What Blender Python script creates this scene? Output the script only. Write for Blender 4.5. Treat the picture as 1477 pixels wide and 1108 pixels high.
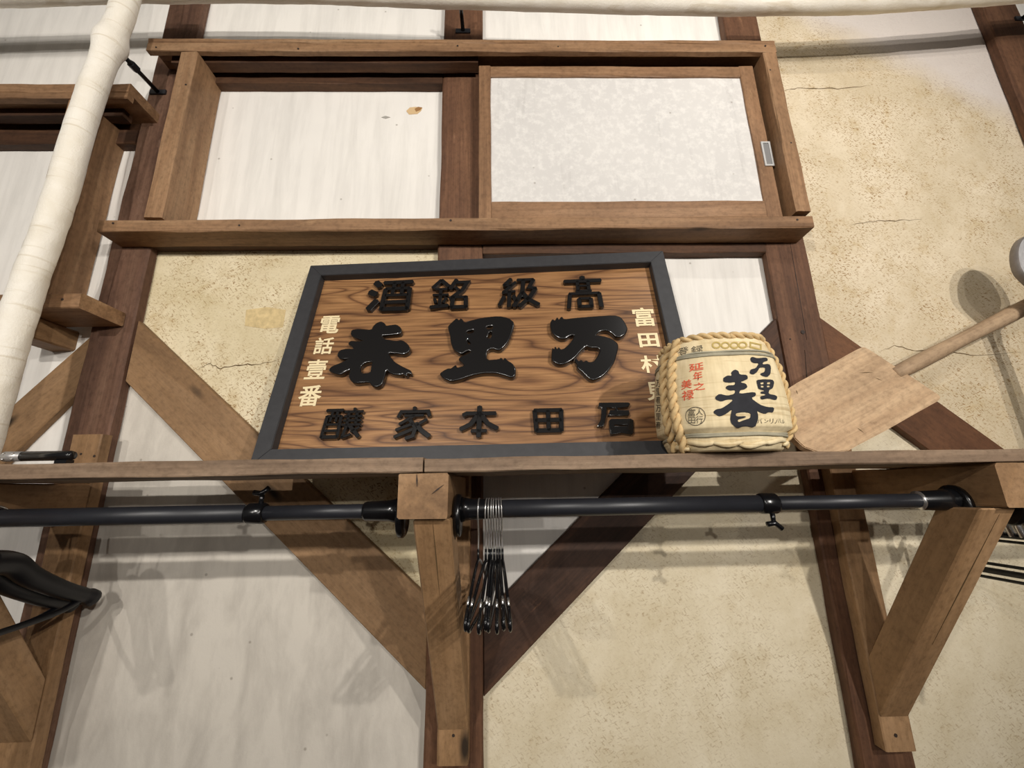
import bpy, bmesh, math, random
from mathutils import Vector, Matrix, noise
from mathutils.bvhtree import BVHTree

scene = bpy.context.scene
for _o in list(bpy.data.objects):
    bpy.data.objects.remove(_o)
COL = scene.collection
R = math.radians

# ------------------------------------------------------------------ camera
IMG_W, IMG_H, FPX = 1477.0, 1108.0, 600.0
EYE = Vector((0.0, -1.075, 1.75))
PITCH, YAW, ROLL = R(14.1), R(1.15), R(-1.05)
FWD = Vector((math.sin(YAW) * math.cos(PITCH), math.cos(YAW) * math.cos(PITCH), math.sin(PITCH)))
_rt = Vector((math.cos(YAW), -math.sin(YAW), 0.0))
_up = _rt.cross(FWD)
RIGHT = math.cos(ROLL) * _rt + math.sin(ROLL) * _up
UP = -math.sin(ROLL) * _rt + math.cos(ROLL) * _up
cam_data = bpy.data.cameras.new('camera')
cam_data.sensor_fit = 'HORIZONTAL'
cam_data.sensor_width = 36.0
cam_data.lens = FPX / IMG_W * 36.0
cam_data.clip_start = 0.02
cam = bpy.data.objects.new('camera', cam_data)
COL.objects.link(cam)
_m = Matrix((RIGHT, UP, -FWD)).transposed().to_4x4()
_m.translation = EYE
cam.matrix_world = _m
scene.camera = cam

# ------------------------------------------------------------------ light
world = bpy.data.worlds.new('world')
scene.world = world
world.use_nodes = True
world.node_tree.nodes['Background'].inputs[0].default_value = (1.0, 0.94, 0.86, 1)
world.node_tree.nodes['Background'].inputs[1].default_value = 0.11

LAMP_COL = (1.0, 0.95, 0.885)
def lamp(name, x, y, z, power, aim=None, size=0.035, cone=100):
    ld = bpy.data.lights.new(name, 'SPOT')
    ld.energy = power
    ld.color = LAMP_COL
    ld.shadow_soft_size = size
    ld.spot_size = R(cone)
    ld.spot_blend = 0.75
    lo = bpy.data.objects.new(name, ld)
    COL.objects.link(lo)
    lo.location = (x, y, z)
    lo.rotation_euler = (Vector(aim) - Vector((x, y, z))).to_track_quat('-Z', 'Y').to_euler()
    return lo
LZ = 1.75 + 0.87
lamp('track_spot', -0.75, -2.18, LZ, 68, (-0.5, 0, 2.76), 0.022, 112)
lamp('track_spot', 1.25, -2.18, LZ, 88, (0.35, 0, 2.72), 0.022, 112)
lamp('track_spot', -1.7, -3.5, LZ, 78, (-0.5, 0, 2.58), 0.03, 66)
lamp('track_spot', 1.7, -3.5, LZ, 138, (0.2, 0, 2.58), 0.03, 66)
lamp('track_spot', 0.1, -6.2, LZ, 165, (0.1, 0, 2.45), 0.04, 44)
lamp('ceiling_lamp', 0.80, -0.98, 1.75 + 1.47, 11, (0.3, 0, 2.3), 0.02, 150)

vs = scene.view_settings
vs.view_transform = 'Standard'
vs.look = 'None'
vs.exposure = 0.0
vs.gamma = 1.0
vs.use_curve_mapping = False

# ------------------------------------------------------------------ helpers
def ray(px, py):
    return (FWD * FPX + RIGHT * (px - IMG_W / 2) - UP * (py - IMG_H / 2)).normalized()

def at(px, py, Y=0.0):
    """point of the plane y = Y (parallel to the wall) seen at that pixel"""
    d = ray(px, py)
    return EYE + d * ((Y - EYE.y) / d.y)

def on_plane(px, py, p, n):
    d = ray(px, py)
    return EYE + d * ((Vector(p) - EYE).dot(n) / d.dot(n))

def lin(c):
    return tuple(((v / 255) / 12.92 if v / 255 <= 0.04045 else ((v / 255 + 0.055) / 1.055) ** 2.4) for v in c) + (1.0,)

def tag(o, label=None, cat=None, group=None, kind=None):
    if label: o['label'] = label
    if cat: o['category'] = cat
    if group: o['group'] = group
    if kind: o['kind'] = kind
    return o

def empty(name, loc, label=None, cat=None, group=None, kind=None):
    o = bpy.data.objects.new(name, None)
    o.empty_display_size = 0.05
    COL.objects.link(o)
    o.location = loc
    return tag(o, label, cat, group, kind)

def basis_of(o):
    m = o.matrix_basis.copy()
    while o.parent:
        o2 = o.parent
        m = o2.matrix_basis @ o.matrix_parent_inverse @ m if False else basis_of(o2) @ o.matrix_parent_inverse @ m
        return m
    return m

def link(name, me, mat=None, parent=None, matrix=None):
    """link a mesh; matrix is its WORLD matrix, also when it has a parent"""
    o = bpy.data.objects.new(name, me)
    COL.objects.link(o)
    if matrix is not None:
        o.matrix_basis = matrix
    if parent is not None:
        o.parent = parent
        o.matrix_parent_inverse = basis_of(parent).inverted()
    if mat is not None and not me.materials:
        me.materials.append(mat)
    return o

def mesh_of(name, verts, faces, smooth=False):
    me = bpy.data.meshes.new(name)
    me.from_pydata([tuple(v) for v in verts], [], faces)
    me.update()
    if smooth:
        me.polygons.foreach_set('use_smooth', [True] * len(me.polygons))
    return me

_seed = [1]
def timber_mesh(name, L, w, h, ch=0.003, jit=0.0009, cuts=None):
    """chamfered bar: length L along local X, width w along Y, height h along Z, a little uneven"""
    _seed[0] += 1
    s = _seed[0] * 7.31
    n = max(2, int(L / 0.05)) if jit else 1
    ring = [(-w/2+ch, -h/2), (w/2-ch, -h/2), (w/2, -h/2+ch), (w/2, h/2-ch), (w/2-ch, h/2), (-w/2+ch, h/2), (-w/2, h/2-ch), (-w/2, -h/2+ch)]
    V, Fc = [], []
    for i in range(n + 1):
        x = -L/2 + L * i / n
        for k, (a, b) in enumerate(ring):
            j1 = noise.noise((x * 9 + s, k * 3.1, 0.3)) * jit * 2.2
            j2 = noise.noise((x * 9 + s, k * 3.1, 7.7)) * jit * 2.2
            V.append((x, a + j1, b + j2))
    for i in range(n):
        for k in range(8):
            k2 = (k + 1) % 8
            Fc.append((i*8+k, i*8+k2, (i+1)*8+k2, (i+1)*8+k))
    Fc.append(tuple(reversed(range(8))))
    Fc.append(tuple(n*8+k for k in range(8)))
    me = mesh_of(name, V, Fc)
    bm = bmesh.new(); bm.from_mesh(me)
    bmesh.ops.recalc_face_normals(bm, faces=bm.faces)
    bm.to_mesh(me); bm.free()
    return me

def bar(name, p0, p1, w, h, mat, parent=None, side=(1, 0, 0), ch=0.003, jit=0.0009):
    """timber from p0 to p1; `w` is measured along `side`, h across both"""
    p0, p1 = Vector(p0), Vector(p1)
    X = (p1 - p0).normalized()
    Y = Vector(side); Y = (Y - X * Y.dot(X)).normalized()
    Z = X.cross(Y)
    m = Matrix((X, Y, Z)).transposed().to_4x4()
    m.translation = (p0 + p1) / 2
    return link(name, timber_mesh(name, (p1 - p0).length, w, h, ch, jit), mat, parent, m)

def box(name, x0, x1, y0, y1, z0, z1, mat, parent=None, grain='X', ch=0.003, jit=0.0009):
    cx, cy, cz = (x0+x1)/2, (y0+y1)/2, (z0+z1)/2
    if grain == 'X':
        return bar(name, (x0, cy, cz), (x1, cy, cz), y1-y0, z1-z0, mat, parent, (0, 1, 0), ch, jit)
    if grain == 'Z':
        return bar(name, (cx, cy, z0), (cx, cy, z1), x1-x0, y1-y0, mat, parent, (1, 0, 0), ch, jit)
    return bar(name, (cx, y0, cz), (cx, y1, cz), x1-x0, z1-z0, mat, parent, (1, 0, 0), ch, jit)

def prism(name, poly, y0, y1, mat, parent=None, grain_dir=None, ch=0.0):
    """polygon in the XZ plane, extruded from y0 (front) to y1; local X follows grain_dir"""
    c = sum((Vector((p[0], 0, p[1])) for p in poly), Vector()) / len(poly)
    X = Vector(grain_dir).normalized() if grain_dir else Vector((1, 0, 0))
    Yv = Vector((0, 1, 0)); Z = X.cross(Yv)
    m = Matrix((X, Yv, Z)).transposed().to_4x4(); m.translation = c
    inv = m.inverted()
    n = len(poly)
    V = [inv @ Vector((p[0], y0, p[1])) for p in poly] + [inv @ Vector((p[0], y1, p[1])) for p in poly]
    Fc = [tuple(range(n)), tuple(reversed(range(n, 2*n)))] + [(i, (i+1) % n, n+(i+1) % n, n+i) for i in range(n)]
    me = mesh_of(name, V, Fc)
    bm = bmesh.new(); bm.from_mesh(me)
    bmesh.ops.recalc_face_normals(bm, faces=bm.faces)
    if ch:
        bmesh.ops.bevel(bm, geom=list(bm.edges), offset=ch, segments=1, affect='EDGES')
    bm.to_mesh(me); bm.free()
    return link(name, me, mat, parent, m)

def spline(pts, n=8):
    """Catmull-Rom through the points"""
    P = [Vector(p) for p in pts]
    P = [P[0] * 2 - P[1]] + P + [P[-1] * 2 - P[-2]]
    out = []
    for i in range(1, len(P) - 2):
        a, b, c, d = P[i-1], P[i], P[i+1], P[i+2]
        for k in range(n):
            t = k / n
            out.append(0.5 * ((2*b) + (c-a)*t + (2*a-5*b+4*c-d)*t*t + (3*b-a-3*c+d)*t**3))
    out.append(P[-2])
    return out

def sweep_geo(pts, r, sides=12, closed=False, flat=None):
    """tube along pts; r is a number or a list"""
    P = [Vector(p) for p in pts]
    n = len(P)
    rr = r if isinstance(r, (list, tuple)) else [r] * n
    V, Fc = [], []
    prev = None
    for i in range(n):
        if closed:
            t = (P[(i+1) % n] - P[i-1]).normalized()
        else:
            t = (P[min(i+1, n-1)] - P[max(i-1, 0)]).normalized()
        if prev is None:
            a = Vector((0, 0, 1)) if abs(t.z) < 0.9 else Vector((1, 0, 0))
            u = (a - t * a.dot(t)).normalized()
        else:
            u = (prev - t * prev.dot(t)).normalized()
        prev = u
        v = t.cross(u)
        for k in range(sides):
            an = 2 * math.pi * k / sides
            V.append(P[i] + (u * math.cos(an) + v * math.sin(an)) * rr[i])
    for i in range(n if closed else n - 1):
        for k in range(sides):
            j = (i + 1) % n
            Fc.append((i*sides+k, i*sides+(k+1) % sides, j*sides+(k+1) % sides, j*sides+k))
    if not closed:
        Fc.append(tuple(reversed(range(sides))))
        Fc.append(tuple((n-1)*sides+k for k in range(sides)))
    return V, Fc

def sweep(name, pts, r, mat, parent=None, sides=12, closed=False, smooth=True):
    V, Fc = sweep_geo(pts, r, sides, closed)
    c = sum(V, Vector()) / len(V)
    me = mesh_of(name, [v - c for v in V], Fc, smooth)
    return link(name, me, mat, parent, Matrix.Translation(c))

def rope_geo(path, R0, r, turns_per_m, strands=3, sides=7):
    V, Fc = [], []
    P = [Vector(p) for p in path]
    frames = []; prev = None; s = 0; S = []
    for i in range(len(P)):
        t = (P[min(i+1, len(P)-1)] - P[max(i-1, 0)]).normalized()
        if prev is None:
            a = Vector((0, 1, 0)) if abs(t.y) < 0.9 else Vector((1, 0, 0))
            u = (a - t*a.dot(t)).normalized()
        else:
            u = (prev - t*prev.dot(t)).normalized()
        prev = u
        frames.append((u, t.cross(u)))
        if i: s += (P[i] - P[i-1]).length
        S.append(s)
    for k in range(strands):
        pts = []
        for i, p in enumerate(P):
            a = 2*math.pi*(S[i]*turns_per_m + k/strands)
            u, v = frames[i]
            pts.append(p + (u*math.cos(a) + v*math.sin(a))*R0)
        v2, f2 = sweep_geo(pts, r, sides)
        o = len(V)
        V += v2; Fc += [tuple(q+o for q in f) for f in f2]
    return V, Fc

# ------------------------------------------------------------------ materials
def nodes_of(name):
    m = bpy.data.materials.new(name)
    m.use_nodes = True
    nt = m.node_tree
    return m, nt, nt.nodes['Principled BSDF']

def N(nt, t, **kw):
    n = nt.nodes.new(t)
    for k, v in kw.items():
        if k in n.inputs: n.inputs[k].default_value = v
        else: setattr(n, k, v)
    return n

def ramp(nt, src, stops, interp='LINEAR'):
    n = nt.nodes.new('ShaderNodeValToRGB')
    n.color_ramp.interpolation = interp
    e = n.color_ramp.elements
    while len(e) > 1: e.remove(e[-1])
    e[0].position, e[0].color = stops[0]
    for p, c in stops[1:]:
        x = e.new(p); x.color = c
    nt.links.new(src, n.inputs[0])
    return n.outputs[0]

def mixc(nt, fac, a, b, mode='MIX'):
    n = nt.nodes.new('ShaderNodeMix'); n.data_type = 'RGBA'; n.blend_type = mode
    for sock, val in ((n.inputs[0], fac), (n.inputs[6], a), (n.inputs[7], b)):
        if hasattr(val, 'node'): nt.links.new(val, sock)
        else: sock.default_value = val
    return n.outputs[2]

def coords(nt, scale=(1, 1, 1), rnd=True, rot=(0, 0, 0)):
    tc = N(nt, 'ShaderNodeTexCoord')
    out = tc.outputs['Object']
    if rnd:
        oi = N(nt, 'ShaderNodeObjectInfo')
        mu = N(nt, 'ShaderNodeMath', operation='MULTIPLY'); mu.inputs[1].default_value = 41.0
        nt.links.new(oi.outputs['Random'], mu.inputs[0])
        ad = N(nt, 'ShaderNodeVectorMath', operation='ADD')
        nt.links.new(out, ad.inputs[0]); nt.links.new(mu.outputs[0], ad.inputs[1])
        out = ad.outputs[0]
    mp = N(nt, 'ShaderNodeMapping')
    mp.inputs['Scale'].default_value = scale
    mp.inputs['Rotation'].default_value = rot
    nt.links.new(out, mp.inputs[0])
    return mp.outputs[0]

def noise_tex(nt, vec, scale=1.0, detail=5, rough=0.6, dist=0.0):
    n = N(nt, 'ShaderNodeTexNoise', Scale=scale, Detail=detail, Roughness=rough, Distortion=dist)
    nt.links.new(vec, n.inputs['Vector'])
    return n.outputs['Fac']

def bump(nt, b, h, strength=0.3, dist=0.002):
    n = N(nt, 'ShaderNodeBump', Strength=strength, Distance=dist)
    nt.links.new(h, n.inputs['Height'])
    nt.links.new(n.outputs[0], b.inputs['Normal'])

def wood(name, dark, mid, light, rough=0.62, grain=16, knots=True, wear=0.0, fine=0.35, wearcol=(190, 155, 115)):
    m, nt, b = nodes_of(name)
    v1 = coords(nt, (1.1, grain, grain))
    g = noise_tex(nt, v1, 1.0, 6, 0.6, 0.9)
    col = ramp(nt, g, [(0.28, lin(dark)), (0.5, lin(mid)), (0.74, lin(light))])
    v2 = coords(nt, (5, 190, 190))
    f = noise_tex(nt, v2, 1.0, 3, 0.6)
    fc = ramp(nt, f, [(0.3, (0.55, 0.52, 0.5, 1)), (0.62, (1.08, 1.08, 1.08, 1))])
    col = mixc(nt, fine, col, fc, 'MULTIPLY')
    v3 = coords(nt, (3.0, 5.0, 5.0))
    bl = noise_tex(nt, v3, 1.3, 3, 0.5)
    bc = ramp(nt, bl, [(0.3, (0.72, 0.69, 0.67, 1)), (0.66, (1.12, 1.1, 1.08, 1))])
    col = mixc(nt, 0.8, col, bc, 'MULTIPLY')
    vs_ = coords(nt, (60, 95, 95))
    sp = noise_tex(nt, vs_, 1.0, 5, 0.7)
    col = mixc(nt, 0.7, col, ramp(nt, sp, [(0.3, (0.62, 0.59, 0.56, 1)), (0.5, (1, 1, 1, 1)), (0.72, (1.22, 1.2, 1.18, 1))]), 'MULTIPLY')
    if knots:
        v4 = coords(nt, (3.2, 9, 9))
        vo = N(nt, 'ShaderNodeTexVoronoi', Scale=1.0, Randomness=1.0)
        nt.links.new(v4, vo.inputs['Vector'])
        kf = ramp(nt, vo.outputs['Distance'], [(0.05, (1, 1, 1, 1)), (0.13, (0, 0, 0, 1))])
        col = mixc(nt, kf, col, lin([c * 0.42 for c in dark]))
    if wear:
        v5 = coords(nt, (9, 40, 40))
        wf = noise_tex(nt, v5, 1.0, 5, 0.75)
        ww = ramp(nt, wf, [(0.62, (0, 0, 0, 1)), (0.72, (wear, wear, wear, 1))])
        col = mixc(nt, ww, col, lin(wearcol))
    nt.links.new(col, b.inputs['Base Color'])
    b.inputs['Roughness'].default_value = rough
    b.inputs['Specular IOR Level'].default_value = 0.3
    bump(nt, b, f, 0.25, 0.0012)
    return m

def plain(name, c, rough=0.5, metal=0.0, spec=0.5, nz=0.0, coat=0.0):
    m, nt, b = nodes_of(name)
    col = lin(c)
    if nz:
        v = coords(nt, (1, 1, 1))
        n = noise_tex(nt, v, 60, 4, 0.6)
        r_ = ramp(nt, n, [(0.3, tuple(x * (1 - nz) for x in col[:3]) + (1,)), (0.7, tuple(min(1, x * (1 + nz)) for x in col[:3]) + (1,))])
        nt.links.new(r_, b.inputs['Base Color'])
    else:
        b.inputs['Base Color'].default_value = col
    b.inputs['Roughness'].default_value = rough
    b.inputs['Metallic'].default_value = metal
    b.inputs['Specular IOR Level'].default_value = spec
    b.inputs['Coat Weight'].default_value = coat
    return m

def plaster_white(name, base, grey, sc=(26, 26, 2.6), mott=False):
    m, nt, b = nodes_of(name)
    v = coords(nt, sc)
    s = noise_tex(nt, v, 1.0, 6, 0.65, 0.3)
    mid = [a * 0.45 + b_ * 0.55 for a, b_ in zip(base, grey)] if not mott else base
    col = ramp(nt, s, [(0.30, lin(grey)), (0.42, lin(mid)), (0.58, lin(base))])
    v2 = coords(nt, (1, 1, 1))
    big = noise_tex(nt, v2, 3.0, 4, 0.6)
    col = mixc(nt, 0.6, col, ramp(nt, big, [(0.3, (0.88, 0.88, 0.89, 1)), (0.62, (1, 1, 1, 1))]), 'MULTIPLY')
    if mott:
        mt = noise_tex(nt, v2, 55, 4, 0.65)
        col = mixc(nt, ramp(nt, mt, [(0.46, (0, 0, 0, 1)), (0.66, (0.55, 0.55, 0.55, 1))]), col, lin((226, 223, 218)))
    vv = N(nt, 'ShaderNodeTexVoronoi', Scale=14.0); nt.links.new(v2, vv.inputs['Vector'])
    col = mixc(nt, ramp(nt, vv.outputs['Distance'], [(0.03, (0.55, 0.55, 0.55, 1)), (0.06, (0, 0, 0, 1))]), col, lin((130, 120, 108)))
    nt.links.new(col, b.inputs['Base Color'])
    b.inputs['Roughness'].default_value = 0.9
    b.inputs['Specular IOR Level'].default_value = 0.15
    fn = noise_tex(nt, v2, 90, 5, 0.7)
    bump(nt, b, fn, 0.25, 0.002)
    return m

def plaster_straw(name, base, light, fleck=(140, 108, 66), amount=1.0, white_corner=False):
    m, nt, b = nodes_of(name)
    v = coords(nt, (1, 1, 1), rnd=False)
    big = noise_tex(nt, v, 2.6, 5, 0.65, 0.4)
    col = ramp(nt, big, [(0.34, lin(base)), (0.62, lin(light))])
    st = noise_tex(nt, v, 9, 5, 0.7)
    col = mixc(nt, 0.6, col, ramp(nt, st, [(0.35, (0.86, 0.83, 0.76, 1)), (0.6, (1.03, 1.03, 1.03, 1))]), 'MULTIPLY')
    # chopped straw: short flecks lying in two directions, denser in some areas
    dens = noise_tex(nt, v, 5.5, 5, 0.7)
    dm = ramp(nt, dens, [(0.40, (0.16*amount,)*3 + (1,)), (0.60, (amount, amount, amount, 1))])
    stn = noise_tex(nt, v, 15, 6, 0.75, 0.6)
    stm = mixc(nt, 1.0, ramp(nt, stn, [(0.50, (0, 0, 0, 1)), (0.66, (0.55, 0.55, 0.55, 1))]), dm, 'MULTIPLY')
    col = mixc(nt, stm, col, lin((178, 152, 104)))
    pal = noise_tex(nt, v, 150, 3, 0.6)
    col = mixc(nt, ramp(nt, pal, [(0.62, (0, 0, 0, 1)), (0.72, (0.45, 0.45, 0.45, 1))]), col, lin((240, 230, 206)))
    for rot, sc in (((0, R(20), 0), (95, 60, 300)), ((0, R(-50), 0), (85, 60, 280))):
        vf = coords(nt, (1, 1, 1), rnd=False, rot=rot)
        mp = N(nt, 'ShaderNodeMapping'); mp.inputs['Scale'].default_value = sc
        nt.links.new(vf, mp.inputs[0])
        fl = noise_tex(nt, mp.outputs[0], 1.0, 2, 0.5)
        fm = ramp(nt, fl, [(0.575, (0, 0, 0, 1)), (0.655, (0.9, 0.9, 0.9, 1))])
        fm = mixc(nt, 1.0, fm, dm, 'MULTIPLY')
        col = mixc(nt, fm, col, lin(fleck))
    if white_corner:
        # a coat of white lime that was trowelled over the upper right corner of this bay
        sp = N(nt, 'ShaderNodeSeparateXYZ'); nt.links.new(v, sp.inputs[0])
        ma = N(nt, 'ShaderNodeMath', operation='MULTIPLY_ADD'); ma.inputs[1].default_value = 0.714
        nt.links.new(sp.outputs['X'], ma.inputs[0]); nt.links.new(sp.outputs['Z'], ma.inputs[2])
        wob = noise_tex(nt, v, 5, 4, 0.6)
        m2 = N(nt, 'ShaderNodeMath', operation='MULTIPLY_ADD'); m2.inputs[1].default_value = 0.15
        nt.links.new(wob, m2.inputs[0]); nt.links.new(ma.outputs[0], m2.inputs[2])
        wm = ramp(nt, m2.outputs[0], [(white_corner, (0, 0, 0, 1)), (min(1, white_corner + 0.14), (0.8, 0.8, 0.8, 1))])
        col = mixc(nt, wm, col, lin((216, 208, 204)))
    nt.links.new(col, b.inputs['Base Color'])
    b.inputs['Roughness'].default_value = 0.92
    b.inputs['Specular IOR Level'].default_value = 0.12
    fn = noise_tex(nt, v, 70, 6, 0.75)
    bump(nt, b, fn, 0.4, 0.003)
    return m

M_POST = wood('aged_post_wood', (72, 49, 36), (100, 70, 51), (124, 90, 66), 0.65, 18, True, 0.35, 0.4, (160, 120, 90))
M_POSTL = wood('dusty_post_wood', (84, 60, 48), (110, 82, 66), (132, 103, 84), 0.7, 16, False, 0.5, 0.4, (150, 120, 100))
M_BRACE = wood('brown_brace_wood', (112, 86, 60), (140, 110, 78), (156, 126, 94), 0.6, 9, True, 0.0, 0.25)
M_BRACED = wood('dark_brace_wood', (48, 33, 25), (66, 46, 35), (90, 62, 44), 0.65, 14, False, 0.5, 0.5, (120, 82, 55))
M_BRACEM = wood('red_brown_brace_wood', (80, 52, 34), (104, 70, 46), (122, 86, 60), 0.6, 9, True, 0.0, 0.25)
M_FRAME = wood('cupboard_wood', (112, 84, 60), (144, 112, 82), (166, 136, 104), 0.6, 18, True, 0.3, 0.35)
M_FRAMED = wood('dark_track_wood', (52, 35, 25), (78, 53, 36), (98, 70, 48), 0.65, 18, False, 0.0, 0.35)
M_DOORW = wood('door_frame_wood', (108, 80, 58), (138, 106, 78), (160, 128, 98), 0.55, 22, False, 0.35, 0.35)
M_SHELF = wood('shelf_wood', (104, 86, 70), (132, 111, 91), (156, 135, 113), 0.65, 22, False, 0.3, 0.45, (190, 165, 135))
M_BRACKET = wood('bracket_wood', (122, 94, 66), (150, 118, 84), (168, 136, 102), 0.6, 10, True, 0.0, 0.22)
M_PADDLE = wood('pale_paddle_wood', (166, 138, 108), (190, 163, 131), (206, 182, 151), 0.7, 16, False, 0.25, 0.3, (225, 205, 178))
M_HANDLE = wood('grey_handle_wood', (140, 116, 92), (170, 146, 118), (192, 168, 140), 0.7, 20, False, 0.0, 0.35)
M_WHITE = plaster_white('white_lime_plaster', (234, 230, 223), (219, 215, 208))
M_WHITEM = plaster_white('grey_white_plaster', (214, 207, 195), (190, 183, 172), (16, 16, 5.5))
M_DOORP = plaster_white('door_paper', (206, 203, 199), (194, 191, 187), mott=True)
M_STRAW = plaster_straw('straw_clay_plaster', (210, 196, 161), (228, 215, 185))
M_STRAW2 = plaster_straw('straw_clay_plaster_pale', (214, 201, 172), (230, 219, 194), amount=0.45)
M_STRAWR = plaster_straw('straw_clay_plaster_right', (198, 183, 155), (216, 202, 177), white_corner=0.21)
M_BLACKROD = plain('satin_black_metal', (34, 35, 40), 0.42, 0.0, 0.5, 0.1)
M_BLACKPL = plain('gloss_black_plastic', (16, 16, 18), 0.22, 0.0, 0.5)
M_HANGPL = plain('black_hanger_plastic', (14, 14, 18), 0.4, 0.0, 0.4)
M_LACQ = plain('black_lacquer', (15, 13, 13), 0.24, 0.0, 0.55, 0.0, 0.5)
M_PFRAME = plain('charcoal_paint', (54, 54, 56), 0.5, 0.0, 0.35, 0.12)
M_PFRAMEIN = plain('black_paint', (26, 26, 28), 0.5, 0.0, 0.35)
M_CREAM = plain('cream_letter_paint', (232, 214, 172), 0.6)
M_CHROME = plain('chrome', (216, 214, 212), 0.22, 0.9)
M_STEEL = plain('dull_steel', (168, 166, 164), 0.38, 0.6, 0.5, 0.1)
M_ZINC = plain('grey_cast_metal', (134, 128, 124), 0.5, 0.4, 0.4, 0.12)
M_ZINCL = plain('pale_face_metal', (214, 212, 212), 0.42, 0.5, 0.5, 0.15)
M_NAIL = plain('nail_iron', (48, 36, 29), 0.7, 0.1)
M_INK = plain('black_ink', (50, 50, 54), 0.85, 0, 0.1, 0.15)
M_INKT = plain('thin_black_ink', (92, 86, 74), 0.85, 0, 0.1)
M_RED = plain('red_ink', (208, 92, 66), 0.85, 0, 0.1)
M_OLIVE = plain('olive_print', (176, 154, 94), 0.85, 0, 0.1)
M_CORD = plain('grey_cord', (158, 152, 132), 0.8, 0, 0.2, 0.15)
M_ROPE = plain('straw_rope', (200, 172, 126), 0.85, 0, 0.15, 0.22)
M_CRACK = plain('crack_dark', (96, 78, 54), 0.9, 0, 0.1)
M_FLOOR = wood('floor_boards', (80, 60, 44), (110, 84, 60), (130, 100, 74), 0.5, 8, False)

def cloth_mat():
    m, nt, b = nodes_of('cream_wrapping_cloth')
    v = coords(nt, (1, 1, 1), rnd=False)
    n = noise_tex(nt, v, 14, 4, 0.6)
    col = ramp(nt, n, [(0.3, lin((230, 222, 206))), (0.6, lin((240, 234, 222)))])
    # overlapping turns of the bandage
    vz = coords(nt, (5, 5, 70), rnd=False)
    w = noise_tex(nt, vz, 1.0, 4, 0.6)
    col = mixc(nt, ramp(nt, w, [(0.36, (0.5, 0.5, 0.5, 1)), (0.43, (0, 0, 0, 1))]), col, lin((204, 190, 164)))
    nt.links.new(col, b.inputs['Base Color'])
    b.inputs['Roughness'].default_value = 0.95
    b.inputs['Specular IOR Level'].default_value = 0.05
    b.inputs['Sheen Weight'].default_value = 0.3
    f = noise_tex(nt, v, 230, 4, 0.7)
    bump(nt, b, f, 0.5, 0.003)
    return m
M_CLOTH = cloth_mat()

def plaque_wood():
    m, nt, b = nodes_of('plaque_zelkova_wood')
    v = coords(nt, (0.8, 6.2, 1), rnd=False)
    n = noise_tex(nt, v, 1.1, 2, 0.45, 0.35)
    mu = N(nt, 'ShaderNodeMath', operation='MULTIPLY'); mu.inputs[1].default_value = 26.0
    nt.links.new(n, mu.inputs[0])
    pp = N(nt, 'ShaderNodeMath', operation='PINGPONG'); pp.inputs[1].default_value = 0.5
    nt.links.new(mu.outputs[0], pp.inputs[0])
    col = ramp(nt, pp.outputs[0], [(0.0, lin((92, 62, 40))), (0.08, lin((124, 88, 57))), (0.2, lin((146, 107, 70))), (0.5, lin((158, 118, 78)))])
    v2 = coords(nt, (7, 170, 1), rnd=False)
    f = noise_tex(nt, v2, 1.0, 4, 0.65)
    col = mixc(nt, 0.65, col, ramp(nt, f, [(0.34, (0.42, 0.38, 0.34, 1)), (0.58, (1.1, 1.1, 1.1, 1))]), 'MULTIPLY')
    v3 = coords(nt, (2, 3, 1), rnd=False)
    bl = noise_tex(nt, v3, 1.6, 3, 0.5)
    col = mixc(nt, 0.7, col, ramp(nt, bl, [(0.32, (0.66, 0.6, 0.56, 1)), (0.6, (1.08, 1.06, 1.04, 1))]), 'MULTIPLY')
    nt.links.new(col, b.inputs['Base Color'])
    b.inputs['Roughness'].default_value = 0.42
    b.inputs['Specular IOR Level'].default_value = 0.4
    bump(nt, b, f, 0.35, 0.001)
    return m
M_PLAQUE = plaque_wood()

def komo_mat():
    m, nt, b = nodes_of('woven_straw_mat')
    v = coords(nt, (1, 1, 1), rnd=False)
    n = noise_tex(nt, v, 16, 4, 0.6)
    col = ramp(nt, n, [(0.3, lin((206, 186, 146))), (0.6, lin((226, 209, 172)))])
    vz = coords(nt, (8, 8, 150), rnd=False)
    w = noise_tex(nt, vz, 1.0, 3, 0.6)
    col = mixc(nt, ramp(nt, w, [(0.34, (0.5, 0.5, 0.5, 1)), (0.44, (0, 0, 0, 1))]), col, lin((158, 128, 82)))
    vx = coords(nt, (120, 120, 3), rnd=False)
    w2 = noise_tex(nt, vx, 1.0, 2, 0.5)
    col = mixc(nt, 0.35, col, ramp(nt, w2, [(0.35, (0.72, 0.7, 0.64, 1)), (0.6, (1.05, 1.05, 1.05, 1))]), 'MULTIPLY')
    nt.links.new(col, b.inputs['Base Color'])
    b.inputs['Roughness'].default_value = 0.85
    b.inputs['Specular IOR Level'].default_value = 0.15
    bump(nt, b, w, 0.4, 0.0015)
    return m
M_KOMO = komo_mat()

# ------------------------------------------------------------------ the room
ZC = EYE.z
X0, X1, Z0, Z1 = -4.0, 4.4, 0.0, 4.2
PL, PLR = -1.088, -0.979        # left post
PC0, PC1 = -0.180, -0.055       # centre post
PR0, PR1 = 0.753, 0.869         # right post
PF0, PF1 = 1.665, 1.785         # far right post
PB0, PB1 = -2.0, -1.89          # post beyond the left edge

floor = box('floor', -4.0, 4.0, -7.0, 0.2, -0.06, 0.0, M_FLOOR, None, 'X', 0.001, 0)
tag(floor, kind='structure')
wall = box('wall_back', X0, X1, 0.012, 0.14, Z0, Z1, M_WHITEM, None, 'X', 0.001, 0)
tag(wall, kind='structure')

def panel(poly, mat, y0=0.0):
    return prism('plaster_panel', poly, y0, 0.0125, mat, wall)

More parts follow.
